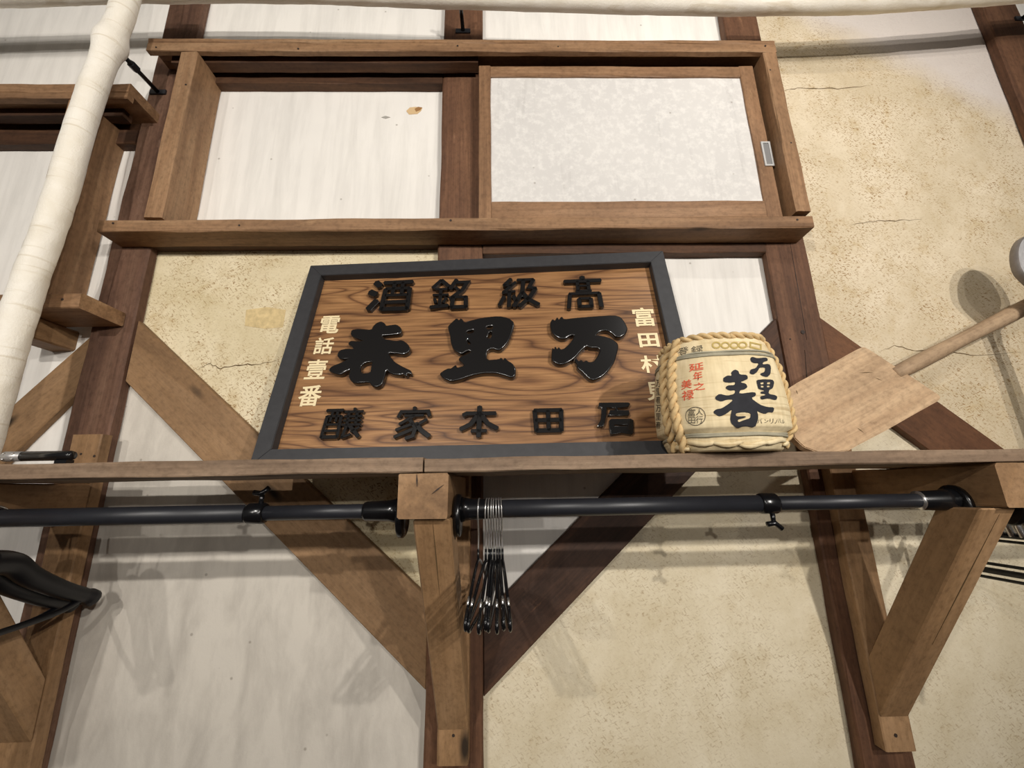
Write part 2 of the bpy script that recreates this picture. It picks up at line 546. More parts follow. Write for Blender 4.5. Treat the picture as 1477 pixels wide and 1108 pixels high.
SB = 0.68 + ZC            # height of the cupboard's bottom board on the wall
def lineL(x):             # centre line of the left slanting brace
    a, b = (-0.962, 0.36), (-0.185, -0.33); return ZC + a[1] + (b[1]-a[1]) * (x-a[0]) / (b[0]-a[0])
def lineR(x):
    a, b = (0.74, 0.35), (-0.03, -0.345); return ZC + a[1] + (b[1]-a[1]) * (x-a[0]) / (b[0]-a[0])
def line0(x):
    a, b = (-1.10, 0.325), (-1.26, 0.16); return ZC + a[1] + (b[1]-a[1]) * (x-a[0]) / (b[0]-a[0])
def line3(x):
    a, b = (0.88, 0.36), (1.19, 0.07); return ZC + a[1] + (b[1]-a[1]) * (x-a[0]) / (b[0]-a[0])

pm = lambda a, b: (a + b) / 2
xl, xc, xr, xf, xb = pm(PL, PLR), pm(PC0, PC1), pm(PR0, PR1), pm(PF0, PF1), pm(PB0, PB1)
panel([(X0, Z0), (xl, Z0), (xl, Z1), (X0, Z1)], M_WHITE)                                   # left bay
panel([(xl, SB), (xc, SB), (xc, Z1), (xl, Z1)], M_WHITE)                                   # behind the cupboard
panel([(xc, SB), (xr, SB), (xr, Z1), (xc, Z1)], M_WHITE)
panel([(xl, lineL(xl)), (xc, lineL(xc)), (xc, SB), (xl, SB)], M_STRAW)                     # yellow, left of the plaque
panel([(xc, lineR(xc)), (xr, lineR(xr)), (xr, SB), (xc, SB)], M_WHITE)                     # white, right of the plaque
panel([(xl, Z0), (xc, Z0), (xc, lineL(xc)), (xl, lineL(xl))], M_WHITEM)                    # under the left brace
panel([(xc, Z0), (xr, Z0), (xr, lineR(xr)), (xc, lineR(xc))], M_STRAW2)                    # under the right brace
panel([(xr, line3(xr)), (xf, line3(xf)), (xf, Z1), (xr, Z1)], M_STRAWR)                    # right bay
panel([(xr, Z0), (xf, Z0), (xf, line3(xf)), (xr, line3(xr))], M_STRAW2)
panel([(xf, Z0), (X1, Z0), (X1, Z1), (xf, Z1)], M_WHITE)

# hairline cracks and a chip in the plaster
def crack(px, py_list, wid, mat=M_CRACK):
    pts = [at(x, y, -0.0006) for x, y in py_list]
    V, Fc = [], []
    rnd = random.Random(len(py_list) * 13 + int(py_list[0][0]))
    fine = []
    for a, b in zip(pts[:-1], pts[1:]):
        for k in range(5):
            p = a.lerp(b, k / 5); p.z += rnd.uniform(-1, 1) * 0.0025; fine.append(p)
    fine.append(pts[-1])
    for i, p in enumerate(fine):
        w = wid * rnd.uniform(0.35, 1.0) * math.sin(math.pi * (i + 0.5) / (len(fine)))
        V += [p + Vector((0, 0, w)), p - Vector((0, 0, w))]
        if i: Fc.append((2*i-2, 2*i-1, 2*i+1, 2*i))
    link('plaster_crack', mesh_of('plaster_crack', V, Fc), mat, wall)
crack(0, [(282, 535), (300, 524), (318, 531), (345, 527), (375, 525), (402, 521)], 0.0022)
crack(0, [(1131, 130), (1150, 127), (1180, 127), (1215, 128), (1258, 123)], 0.0022)
crack(0, [(1268, 508), (1290, 498), (1320, 506), (1360, 505), (1410, 513), (1477, 508)], 0.0018)
crack(0, [(1225, 325), (1260, 319), (1300, 318), (1330, 317)], 0.0014)
crack(0, [(700, 940), (712, 925), (720, 908)], 0.002)
def patch(pts, mat, name, d=-0.0012):
    P = [at(x, y, d) for x, y in pts]
    c = sum(P, Vector()) / len(P)
    n = len(P)
    V = [p - c for p in P] + [p - c + Vector((0, 0.002, 0)) for p in P]
    Fc = [tuple(range(n))] + [(i, (i+1) % n, n+(i+1) % n, n+i) for i in range(n)]
    return link(name, mesh_of(name, V, Fc), mat, wall, Matrix.Translation(c))
patch([(586, 160), (591, 155), (600, 154), (609, 156), (607, 160), (602, 164), (590, 165)], plain('bare_clay_chip', (206, 176, 132), 0.9), 'plaster_chip')
patch([(598, 157), (603, 154), (609, 155), (606, 159), (600, 161)], plain('dark_clay_chip', (150, 110, 66), 0.9), 'plaster_chip', -0.0016)
patch([(550, 169), (556, 167), (563, 169), (556, 171)], plain('grey_scuff', (160, 156, 148), 0.9), 'plaster_chip')
patch([(355, 447), (385, 443), (412, 447), (408, 472), (382, 474), (353, 470)], plain('clay_repair', (206, 184, 138), 0.95, 0, 0.1, 0.2), 'plaster_patch', -0.0007)

# ------------------------------------------------------------------ timber frame
def post(x0, x1, mat, label):
    o = box('timber_post', x0, x1, -0.030, -0.0003, Z0, Z1, mat, None, 'Z', 0.004, 0.0012)
    return tag(o, label, 'post', 'posts of the timber frame')
post(PL, PLR, M_POSTL, 'dusty brown post beside the cream upright pipe, left of the plaque')
post(PC0, PC1, M_POST, 'dark middle post behind the plaque and the shelf bracket under it')
post(PR0, PR1, M_POST, 'reddish brown post behind the straw barrel and paddle blade')
post(PF0, PF1, M_POST, 'dark post cut off at the upper right corner')

def slant(poly, mat, label, d):
    P = [(p[0], p[1] + ZC) for p in poly]
    o = prism('slanting_brace', P, -0.020, -0.0003, mat, None, (d[0], 0, d[1]), 0.002)
    return tag(o, label, 'brace', 'slanting braces of the timber frame')
slant([(-0.978, 0.455), (-0.181, -0.242), (-0.181, -0.428), (-0.978, 0.287)], M_BRACE, 'light brown slanting brace left of the bracket, running behind the plaque corner', (0.797, -0.706))
slant([(0.752, 0.442), (-0.054, -0.282), (-0.054, -0.444), (0.752, 0.279)], M_BRACED, 'dark slanting brace right of the hangers under the shelf', (0.797, 0.706))
slant([(-1.089, 0.416), (-1.50, -0.08), (-1.50, -0.27), (-1.089, 0.262)], M_BRACE, 'brown slanting brace cut off at the left edge above the shelf', (0.5, 0.5))
slant([(0.870, 0.448), (1.664, -0.27), (1.664, -0.445), (0.870, 0.268)], M_BRACEM, 'red brown slanting brace behind the paddle', (0.797, -0.706))

# ------------------------------------------------------------------ shelf on brackets
SZ0, SZ1 = ZC + 0.0285, ZC + 0.0525
SY0, SY1 = -0.370, -0.135
XJ = at(611, 672, -0.37).x
s1 = box('shelf_board', -1.72, XJ - 0.0015, SY0, SY1, SZ0, SZ1 + 0.001, M_SHELF, None, 'X', 0.002, 0.0011)
tag(s1, 'left weathered shelf board carrying the plaque', 'shelf', 'shelf boards')
s2 = box('shelf_board', XJ + 0.0015, 1.72, SY0, SY1, SZ0, SZ1 - 0.001, M_SHELF, None, 'X', 0.002, 0.0011)
tag(s2, 'right weathered shelf board under the barrel and paddle', 'shelf', 'shelf boards')

def bracket(px0, px1, bx0, bx1, label, top):
    b = empty('shelf_bracket', ((px0+px1)/2, -0.05, ZC - 0.5), label, 'bracket', 'wooden shelf brackets')
    box('back_plank', px0, px1, -0.062, -0.0305, ZC - 0.546, ZC + top, M_BRACKET, b, 'Z', 0.003)
    bm_ = box('beam', bx0, bx1, -0.366, -0.0625, ZC - 0.046, ZC + 0.0275, M_BRACKET, b, 'Y', 0.003)
    # inclined strut: front line from under the beam's nose down to the plank
    f0 = Vector((0, -0.352, ZC - 0.047)); f1 = Vector((0, -0.062, ZC - 0.484))
    h = 0.062
    b0 = Vector((0, f0.y + h * 1.24, f0.z)); b1 = Vector((0, -0.062, f1.z + h * 1.85))
    c = (f0 + f1 + b0 + b1) / 4; c.x = (px0 + px1) / 2 - 0.001
    sh = (bx0 + bx1) / 2 - (px0 + px1) / 2
    X = (f0 - f1).normalized(); Yv = Vector((1, 0, 0)); Zv = X.cross(Yv)
    m = Matrix((X, Yv, Zv)).transposed().to_4x4(); m.translation = c
    inv = m.inverted(); w = (px1 - px0) / 2 - 0.001
    prof = [f0, f1, b1, b0]
    V = []
    for s in (-1, 1):
        for k, p in enumerate(prof):
            lean = 0.35 * sh if k in (0, 3) else 0.0
            V.append(inv @ Vector((c.x + s * w + lean, p.y, p.z)))
    Fc = [(0, 1, 2, 3), (7, 6, 5, 4), (0, 4, 5, 1), (1, 5, 6, 2), (2, 6, 7, 3), (3, 7, 4, 0)]
    me = mesh_of('strut', V, Fc)
    bmh = bmesh.new(); bmh.from_mesh(me)
    bmesh.ops.recalc_face_normals(bmh, faces=bmh.faces)
    bmesh.ops.bevel(bmh, geom=list(bmh.edges), offset=0.003, segments=1, affect='EDGES')
    bmh.to_mesh(me); bmh.free()
    link('strut', me, M_BRACKET, b, m)
    # seasoning cracks in the end grain and the nail hole of the foot
    return b
bk = bracket(-0.147, -0.083, -0.177, -0.094, 'wooden shelf bracket with square beam end below the plaque', 0.09)
def sliver(name, a, b_, w, mat, parent, d=(0, -1, 0)):
    a, b_ = Vector(a), Vector(b_)
    t = (b_ - a).normalized(); n = Vector(d); s = t.cross(n).normalized() * w
    V = [a, (a+b_)/2 + s, b_, (a+b_)/2 - s]
    V = V + [v - n * 0.004 for v in V]
    return link(name, mesh_of(name, V, [(0, 1, 2, 3), (0, 4, 5, 1), (1, 5, 6, 2), (2, 6, 7, 3), (3, 7, 4, 0)]), mat, parent)
sliver('end_crack', at(601, 684, -0.3675), at(601.5, 702, -0.3675), 0.0011, M_NAIL, bk)
sliver('end_crack', at(622, 713, -0.3675), at(640, 699, -0.3675), 0.0011, M_NAIL, bk)
def strut_split(parent, a, b_, w):
    f0 = Vector((0, -0.352, ZC - 0.047)); f1 = Vector((0, -0.062, ZC - 0.484))
    nn = (f1 - f0).normalized().cross(Vector((1, 0, 0))).normalized()
    if nn.y > 0: nn = -nn
    p = f0 + nn * 0.0006
    sliver('split', on_plane(*a, p, nn), on_plane(*b_, p, nn), w, M_CRACK, parent, nn)
strut_split(bk, (624, 752), (634, 858), 0.0009)
br = bracket(0.785, 0.850, 0.836, 0.918, 'wooden shelf bracket at the right edge holding the rail end', 0.09)
strut_split(br, (1442, 742), (1345, 930), 0.0010)
bl_ = bracket(-1.036, -0.966, -1.050, -0.966, 'wooden shelf bracket at the lower left corner', 0.144)

pr_ = [o for o in COL.objects if o.name.startswith('timber_post') and abs(o.location.x - xr) < 0.01][0]
sliver('split', at(1139, 345, -0.0312), at(1164, 490, -0.0312), 0.0010, M_NAIL, pr_)
sliver('split', at(1161, 505, -0.0312), at(1172, 640, -0.0312), 0.0009, M_NAIL, pr_)
def nail(px, py, Y, r, parent, mat=M_NAIL):
    c = at(px, py, Y); r *= 0.72
    V = [Vector((math.cos(a*math.pi/4)*r, 0, math.sin(a*math.pi/4)*r)) for a in range(8)]
    V += [v + Vector((0, 0.004, 0)) for v in V]
    V[:8] = [v + Vector((0, -0.0006, 0)) for v in V[:8]]
    Fc = [tuple(range(8))] + [(i, (i+1) % 8, 8+(i+1) % 8, 8+i) for i in range(8)]
    return link('nail', mesh_of('nail', V, Fc), mat, parent, Matrix.Translation(c))
nail(1158, 479, -0.0310, 0.008, pr_)
nail(1140, 489, -0.0310, 0.003, pr_)
nail(654, 1061, -0.062, 0.0045, bk)
nail(1292, 1061, -0.062, 0.005, br)
nail(117, 655, -0.062, 0.004, bl_)
nail(136, 658, -0.062, 0.004, bl_)

# ------------------------------------------------------------------ the open cupboard on the wall
cb = empty('wall_cupboard', (-0.1, -0.05, ZC + 0.67), 'open brown wooden wall cupboard frame above the plaque', 'cupboard')
box('bottom_board', -1.056, 0.843, -0.104, -0.0305, ZC + 0.668, ZC + 0.704, M_FRAME, cb, 'X', 0.003, 0.0012)
box('bottom_board_back', PLR + 0.001, PC0 - 0.001, -0.0300, -0.0005, ZC + 0.672, ZC + 0.704, M_FRAMED, cb, 'X', 0.002)
box('bottom_board_back', PC1 + 0.001, PR0 - 0.001, -0.0300, -0.0005, ZC + 0.640, ZC + 0.704, M_FRAMED, cb, 'X', 0.002)
# upper track with two grooves: lip, ridge, ridge, and the boards over them
ZT0, ZT1 = ZC + 1.266, ZC + 1.312
box('top_board', -1.037, 0.838, -0.114, -0.0305, ZT0 + 0.030, ZT1, M_FRAME, cb, 'X', 0.003, 0.0012)
box('track_lip', -1.037, 0.838, -0.1135, -0.097, ZT0, ZT0 + 0.0305, M_FRAME, cb, 'X', 0.0015, 0.0010)
box('track_ridge', -0.99, -0.066, -0.080, -0.047, ZT0 - 0.002, ZT0 + 0.0305, M_FRAMED, cb, 'X', 0.0015)
box('track_ridge', PLR + 0.001, PC0 - 0.001, -0.030, -0.0005, ZT0 - 0.022, ZT0 + 0.03, M_FRAMED, cb, 'X', 0.0015)
box('track_ridge', PC1 + 0.001, PR0 - 0.001, -0.030, -0.0005, ZT0 - 0.022, ZT0 + 0.03, M_FRAMED, cb, 'X', 0.0015)
ul = box('upright', -0.938, -0.889, -0.112, -0.0008, ZC + 0.7045, ZT0 - 0.0025, M_FRAME, cb, 'Z', 0.003, 0.0012)
ur = box('upright', 0.795, 0.836, -0.114, -0.0308, ZC + 0.712, ZT0 - 0.0025, M_FRAME, cb, 'Z', 0.003, 0.0012)
for (x, y, Y, r) in ((163, 322, -0.1045, 0.004), (345, 325, -0.1045, 0.004), (650, 318, -0.1045, 0.0045), (1150, 317, -0.1045, 0.0045),
                     (225, 68, -0.1145, 0.0035), (430, 70, -0.1145, 0.004), (660, 66, -0.1145, 0.004), (805, 67, -0.1145, 0.003), (1104, 66, -0.1145, 0.004),
                     (1111, 101, -0.1145, 0.004), (1141, 206, -0.1145, 0.0035), (268, 122, -0.1125, 0.004)):
    nail(x, y, Y, r, cb)

# sliding door with paper panel
DX0, DX1, DZ0, DZ1, DY = -0.064, 0.786, ZC + 0.7045, ZC + 1.259, -0.074
sd = empty('sliding_door', ((DX0+DX1)/2, DY + 0.01, DZ0), 'white papered sliding door in the right half of the cupboard', 'door')
box('stile', DX0, DX0 + 0.036, DY - 0.001, DY + 0.021, DZ0, DZ1, M_DOORW, sd, 'Z', 0.002)
box('stile', DX1 - 0.044, DX1, DY - 0.001, DY + 0.021, DZ0, DZ1, M_DOORW, sd, 'Z', 0.002)
box('rail', DX0 + 0.0365, DX1 - 0.0445, DY, DY + 0.020, DZ0, DZ0 + 0.072, M_DOORW, sd, 'X', 0.002)
box('rail', DX0 + 0.0365, DX1 - 0.0445, DY, DY + 0.020, DZ1 - 0.040, DZ1, M_DOORW, sd, 'X', 0.002)
box('paper_panel', DX0 + 0.034, DX1 - 0.042, DY + 0.006, DY + 0.014, DZ0 + 0.070, DZ1 - 0.038, M_DOORP, sd, 'X', 0.0008, 0)
pc = at(1106, 223, DY)
dp = empty('door_pull', pc)
dp.parent = sd; dp.matrix_parent_inverse = basis_of(sd).inverted()
bpy.data.objects.remove(dp)
def ring_plate(name, cx, cz, w, h, t, y0, y1, mat, parent):
    """rectangular metal frame with an open middle"""
    V, Fc = [], []
    for (a, b) in ((w, h), (w - t, h - t)):
        for y in (y0, y1):
            V += [(-a, y, -b), (a, y, -b), (a, y, b), (-a, y, b)]
    o = lambda ring, y, k: ring*8 + y*4 + k % 4
    for k in range(4):
        Fc += [(o(0,0,k), o(0,0,k+1), o(1,0,k+1), o(1,0,k)), (o(0,0,k), o(0,1,k), o(0,1,k+1), o(0,0,k+1)), (o(1,0,k), o(1,0,k+1), o(1,1,k+1), o(1,1,k))]
    return link(name, mesh_of(name, V, Fc), mat, parent, Matrix.Translation((cx, 0, cz)))
pull = ring_plate('door_pull', pc.x, pc.z, 0.0135, 0.042, 0.005, DY - 0.0045, DY - 0.0006, plain('nickel_plate', (196, 196, 194), 0.35, 0.2), sd)
tag(pull, 'small chrome recessed pull')
box('pull_recess', pc.x - 0.0088, pc.x + 0.0088, DY - 0.0022, DY - 0.0011, pc.z - 0.0375, pc.z + 0.0375, plain('nickel_recess', (150, 150, 150), 0.3, 0.4), pull, 'Z', 0.0002, 0)

# second cupboard in the left bay, cut off by the picture edge
lc = empty('wall_cupboard', (-1.25, -0.06, ZC + 0.43), 'lower brown cupboard frame in the left bay behind the cream pipe', 'cupboard')
box('top_board', -1.89, -1.036, -0.132, -0.0008, ZC + 1.090, ZC + 1.122, M_FRAME, lc, 'X', 0.003, 0.0012)
box('track_lip', -1.89, -1.036, -0.132, -0.112, ZC + 1.071, ZC + 1.0905, M_FRAME, lc, 'X', 0.002, 0.001)
box('track_ridge', -1.89, -1.092, -0.082, -0.052, ZC + 1.066, ZC + 1.0905, M_FRAMED, lc, 'X', 0.0015)
box('track_ridge', -1.89, -1.092, -0.028, -0.0008, ZC + 1.018, ZC + 1.0895, M_FRAMED, lc, 'X', 0.0015)
box('bottom_board', -1.89, -1.003, -0.150, -0.0315, ZC + 0.432, ZC + 0.470, M_FRAME, lc, 'X', 0.003, 0.0012)
box('upright', -1.20, -1.148, -0.128, -0.0008, ZC + 0.4705, ZC + 1.070, M_FRAME, lc, 'Z', 0.003, 0.0012)
box('support_block', -1.208, -1.145, -0.118, -0.0008, ZC + 0.376, ZC + 0.4315, M_BRACKET, lc, 'Y', 0.004)
nail(158, 127, -0.1325, 0.004, lc); nail(90, 432, -0.1505, 0.0045, lc)

# ------------------------------------------------------------------ cloth wrapped pipes
def pipe(name, pts, r0, label, n=14, bulge=None, amp=0.0022):
    P = spline(pts, n)
    V, Fc = sweep_geo(P, [1.0] * len(P), 28)
    s = len(P)
    for i in range(s):
        for k in range(28):
            d = V[i*28+k] - P[i]
            an = 2 * math.pi * k / 28
            nz = noise.noise((P[i].x * 14 + math.cos(an), P[i].z * 14 + math.sin(an), P[i].y * 14)) * amp
            nz += noise.noise((P[i].x * 60, P[i].z * 60, k * 0.7)) * amp * 0.5
            rr = r0 + nz
            if bulge:
                for (c, w, a) in bulge:
                    q = (P[i] - c).length / w
                    rr += a * math.exp(-q*q)
            V[i*28+k] = P[i] + d * rr
    c = sum(V, Vector()) / len(V)
    me = mesh_of(name, [v - c for v in V], Fc, True)
    o = link(name, me, M_CLOTH, None, Matrix.Translation(c))
    return tag(o, label, 'pipe', 'cloth wrapped pipes')
JY = -0.190
jt = at(160, 62, JY)
pe = at(-30, 648, -0.213); pe.z = SZ1 + 0.001
pipe('wrapped_pipe', [at(262, -420, -0.20), at(212, -150, -0.20), at(181, 0, -0.195), jt, at(126, 150, -0.19), at(85, 290, -0.20), at(46, 396, -0.205), at(14, 500, -0.21), at(-8, 575, -0.212), pe], 0.0295,
     'cream cloth wrapped upright pipe with a knot near the top left', 14, [(jt, 0.030, 0.0095)])
HPY = -0.173
pipe('wrapped_pipe', [at(x, y, HPY) for x, y in ((-1100, 10), (-600, 4), (-230, -3), (0, -9), (200, -15), (430, -14), (690, -5), (1000, 3), (1220, 2), (1400, -8), (1600, -24), (2100, -60), (2600, -96))], 0.031,
     'cream fuzzy cloth wrapped pipe running along the top edge', 18)
def standoff(px, py, tip, label):
    a = at(px, py, -0.0305); b = Vector(tip)
    e = empty('pipe_hanger_rod', a, label, 'rod', 'black rods holding the pipe')
    d = (b - a).normalized()
    sweep('rod', [a + d * 0.002, b], 0.0062, M_BLACKPL, e, 10)
    sweep('nut', [a.lerp(b, 0.62), a.lerp(b, 0.78)], 0.0105, M_BLACKROD, e, 6, smooth=False)
    box('base_plate', a.x - 0.024, a.x + 0.024, -0.036, -0.0306, a.z - 0.008, a.z + 0.008, M_BLACKROD, e, 'X', 0.001, 0)
    return e
standoff(229, 134, jt + Vector((0.012, 0.022, -0.01)), 'black steel rod from the left post to the pipe knot')
standoff(668, 46, at(668, 46, -0.0305) + Vector((0, -0.13, 0.0)), 'black steel rod on the middle post reaching the top pipe')
standoff(1473, 28, at(1473, 28, -0.0305) + Vector((0, -0.13, 0.0)), 'black steel rod on the post at the upper right corner')

# ------------------------------------------------------------------ the plaque
PQ_W, PQ_H, PQ_T = 0.955, 0.569, 0.031
pq_c = Vector((-0.0593, -0.2115, ZC + 0.0535))
_yw, _ln = -0.063, 0.255
U_ = Vector((math.cos(_yw), math.sin(_yw), 0)); N0 = Vector((math.sin(_yw), -math.cos(_yw), 0))
V_ = math.cos(_ln) * Vector((0, 0, 1)) - math.sin(_ln) * N0
W_ = U_.cross(V_)
PQM = Matrix((U_, V_, W_)).transposed().to_4x4(); PQM.translation = pq_c
PQI = PQM.inverted()
plq = empty('name_plaque', pq_c, 'framed wooden plaque with raised black characters leaning on the wall', 'sign')
def on_plaque(px, py, zl=-0.0015):
    p = on_plane(px, py, PQM @ Vector((0, 0, zl)), W_)
    return PQI @ p
def pq_mesh(name, V, Fc, mat, smooth=False):
    me = mesh_of(name, V, Fc, smooth)
    bm = bmesh.new(); bm.from_mesh(me); bmesh.ops.recalc_face_normals(bm, faces=bm.faces); bm.to_mesh(me); bm.free()
    return link(name, me, mat, plq, PQM)
fw = 0.038
hw = PQ_W / 2
outer = [(-hw, 0), (hw, 0), (hw, PQ_H), (-hw, PQ_H)]
inner = [(-hw+fw, fw), (hw-fw, fw), (hw-fw, PQ_H-fw), (-hw+fw, PQ_H-fw)]
for k in range(4):
    a, b_, c, d = outer[k], outer[(k+1) % 4], inner[(k+1) % 4], inner[k]
    e = 0.0015
    V = [(p[0], p[1], 0.0) for p in (a, b_, c, d)] + [(p[0], p[1], -PQ_T) for p in (a, b_, c, d)]
    me = mesh_of('frame_rail', V, [(0, 1, 2, 3), (4, 7, 6, 5), (0, 4, 5, 1), (1, 5, 6, 2), (2, 6, 7, 3), (3, 7, 4, 0)])
    bm = bmesh.new(); bm.from_mesh(me); bmesh.ops.recalc_face_normals(bm, faces=bm.faces)
    bmesh.ops.bevel(bm, geom=list(bm.edges), offset=0.0012, segments=2, affect='EDGES')
    bm.to_mesh(me); bm.free()
    link('frame_rail', me, M_PFRAME, plq, PQM)
BZ = -0.022
i0, i2 = inner[0], inner[2]
pq_mesh('board', [(i0[0]-.004, i0[1]-.004, BZ), (i2[0]+.004, i0[1]-.004, BZ), (i2[0]+.004, i2[1]+.004, BZ), (i0[0]-.004, i2[1]+.004, BZ),
                  (i0[0]-.004, i0[1]-.004, -PQ_T+.001), (i2[0]+.004, i0[1]-.004, -PQ_T+.001), (i2[0]+.004, i2[1]+.004, -PQ_T+.001), (i0[0]-.004, i2[1]+.004, -PQ_T+.001)],
        [(0, 1, 2, 3), (4, 7, 6, 5), (0, 4, 5, 1), (1, 5, 6, 2), (2, 6, 7, 3), (3, 7, 4, 0)], M_PLAQUE)

def fill_mesh(loops, extrude=0.0, bevel=0.0):
    cu = bpy.data.curves.new('outline', 'CURVE')
    cu.dimensions = '2D'; cu.fill_mode = 'BOTH'
    cu.extrude = extrude; cu.bevel_depth = bevel; cu.bevel_resolution = 2
    if bevel: cu.offset = -bevel * 0.5
    for lp in loops:
        sp = cu.splines.new('POLY'); sp.points.add(len(lp) - 1)
        for p, q in zip(sp.points, lp): p.co = (q[0], q[1], 0, 1)
        sp.use_cyclic_u = True
    return to_mesh(cu)
def to_mesh(cu):
    o = bpy.data.objects.new('tmp', cu); COL.objects.link(o)
    dg = bpy.context.evaluated_depsgraph_get(); dg.update()
    me = bpy.data.meshes.new_from_object(o.evaluated_get(dg))
    bpy.data.objects.remove(o); bpy.data.curves.remove(cu)
    return me
def smooth_loop(pts, it=1):
    """one round of corner cutting, keeps the brush bristle tips fairly sharp"""
    for _ in range(it):
        out = []
        for i, p in enumerate(pts):
            q = pts[(i+1) % len(pts)]
            out += [(p[0]*.8+q[0]*.2, p[1]*.8+q[1]*.2), (p[0]*.2+q[0]*.8, p[1]*.2+q[1]*.8)]
        pts = out
    return pts
def zoomed(x0, y0, s, pts): return [(x0 + p[0] / s, y0 + p[1] / s) for p in pts]

CHAR_BAN = [zoomed(620, 440, 4.923, [(855,130),(870,100),(890,112),(905,85),(915,107),(937,80),(950,102),(1030,92),(1150,82),(1310,72),(1355,85),(1385,125),(1403,165),(1390,203),(1350,226),(1320,222),(1290,193),(1260,176),(1205,182),(1175,214),(1200,217),(1250,225),(1300,245),(1335,275),(1335,310),(1310,400),(1270,460),(1225,505),(1165,532),(1130,520),(1080,470),(1045,440),(1052,425),(1032,398),(1036,378),(1060,402),(1075,388),(1090,407),(1110,393),(1130,407),(1165,402),(1190,370),(1215,320),(1195,300),(1140,300),(1110,285),(1070,325),(1030,370),(1000,393),(960,415),(920,420),(885,406),(865,383),(868,340),(872,303),(885,322),(890,293),(905,317),(915,298),(930,318),(955,310),(990,280),(1020,240),(1030,213),(1015,208),(985,218),(960,236),(925,236),(890,216),(865,188)])]
CHAR_RI = [zoomed(620, 440, 4.923, q) for q in (
    [(130,150),(165,115),(190,93),(205,110),(222,93),(245,125),(290,110),(370,90),(490,78),(560,92),(597,125),(590,170),(560,250),(525,293),(490,320),(440,303),(402,322),(400,392),(490,386),(508,373),(520,395),(533,373),(550,395),(585,415),(608,450),(605,497),(580,514),(540,500),(470,480),(380,480),(300,495),(220,524),(150,540),(100,520),(70,487),(100,465),(130,450),(150,452),(183,425),(188,448),(250,430),(228,405),(205,384),(218,368),(262,350),(302,328),(270,318),(225,345),(190,330),(165,305),(150,260),(145,210),(135,180)],
    [(255,183),(315,170),(315,195),(262,207)], [(395,148),(450,143),(450,170),(400,174)], [(258,245),(268,240),(298,275),(270,282)], [(420,185),(445,188),(437,236),(402,238)])]
CHAR_HARU = [zoomed(460, 390, 5.83, q) for q in (
    [(455,470),(480,445),(520,428),(550,445),(562,468),(600,460),(650,455),(685,480),(692,512),(675,532),(600,540),(520,545),(535,575),(640,595),(700,586),(745,620),(765,658),(750,685),(710,705),(660,695),(585,690),(580,705),(630,770),(700,810),(770,842),(778,872),(740,858),(735,890),(705,866),(690,878),(610,870),(562,828),(548,895),(525,958),(485,980),(450,970),(425,935),(300,948),(268,922),(250,890),(268,828),(225,848),(180,875),(120,862),(80,835),(110,805),(190,775),(262,735),(210,745),(175,740),(152,710),(175,670),(235,658),(295,662),(282,640),(245,615),(265,592),(325,598),(385,590),(330,572),(285,556),(268,533),(275,500),(330,492),(445,500)],
    [(345,805),(390,772),(455,765),(442,810),(432,862),(352,868)])]
def raised(loops_px, depth=0.006, bev=0.0016, zl=0.0, it=1):
    L = []
    for lp in loops_px:
        q = [on_plaque(x, y, zl) for x, y in lp]
        L.append(smooth_loop([(p.x, p.y) for p in q], it))
    me = fill_mesh(L, depth, bev)
    zt = max(v.co.z for v in me.vertices)
    for v in me.vertices: v.co.z += zl - zt
    return link('raised_character', me, M_LACQ, plq, PQM)
for ch in (CHAR_HARU, CHAR_RI, CHAR_BAN): raised(ch, 0.0062, 0.0026, -0.0070)
CHAR_KOU = [zoomed(850, 560, 13.85, q) for q in ([(205,290),(780,285),(815,310),(775,370),(640,388),(565,388),(562,440),(790,440),(800,515),(780,545),(385,538),(420,440),(525,436),(522,386),(350,380),(340,520),(310,690),(270,765),(160,755),(230,640),(245,520),(250,385),(185,365)],
    [(400,650),(440,615),(830,610),(880,640),(880,890),(840,920),(640,890),(440,920),(405,780)], [(500,730),(760,720),(770,755),(500,762)])]
raised(CHAR_KOU, 0.0045, 0.001, -0.0110, 0)

def glyph(ch, bold=0.0, extrude=0.0, bevel=0.0):
    cu = bpy.data.curves.new('glyph', 'FONT')
    cu.body = ch; cu.size = 1.0; cu.offset = bold; cu.resolution_u = 3
    cu.extrude = extrude; cu.bevel_depth = bevel; cu.bevel_resolution = 1
    return to_mesh(cu)
def fit_glyph(me, quad, zl_top, flat=False):
    """map the glyph's bounding box on the four plaque points of its pixel box"""
    xs = [v.co.x for v in me.vertices]; ys = [v.co.y for v in me.vertices]
    x0, x1, y0, y1 = min(xs), max(xs), min(ys), max(ys)
    zt = max(v.co.z for v in me.vertices)
    tl, tr, bl, br_ = quad
    for v in me.vertices:
        s = (v.co.x - x0) / (x1 - x0); t = (v.co.y - y0) / (y1 - y0)
        p = (tl * (1-s) + tr * s) * t + (bl * (1-s) + br_ * s) * (1-t)
        v.co = (p.x, p.y, zl_top + (0 if flat else (v.co.z - zt)))
    me.update()
def box_quad(x0, y0, x1, y1, zl):
    """an upright rectangle on the board through the centre of the pixel box"""
    c = on_plaque((x0+x1)/2, (y0+y1)/2, zl)
    w = (on_plaque(x1, (y0+y1)/2, zl) - on_plaque(x0, (y0+y1)/2, zl)).x / 2
    h = (on_plaque((x0+x1)/2, y0, zl) - on_plaque((x0+x1)/2, y1, zl)).y / 2
    V2 = Vector
    return (V2((c.x-w, c.y+h, 0)), V2((c.x+w, c.y+h, 0)), V2((c.x-w, c.y-h, 0)), V2((c.x+w, c.y-h, 0)))
def arm(pts, w): return (pts, w)
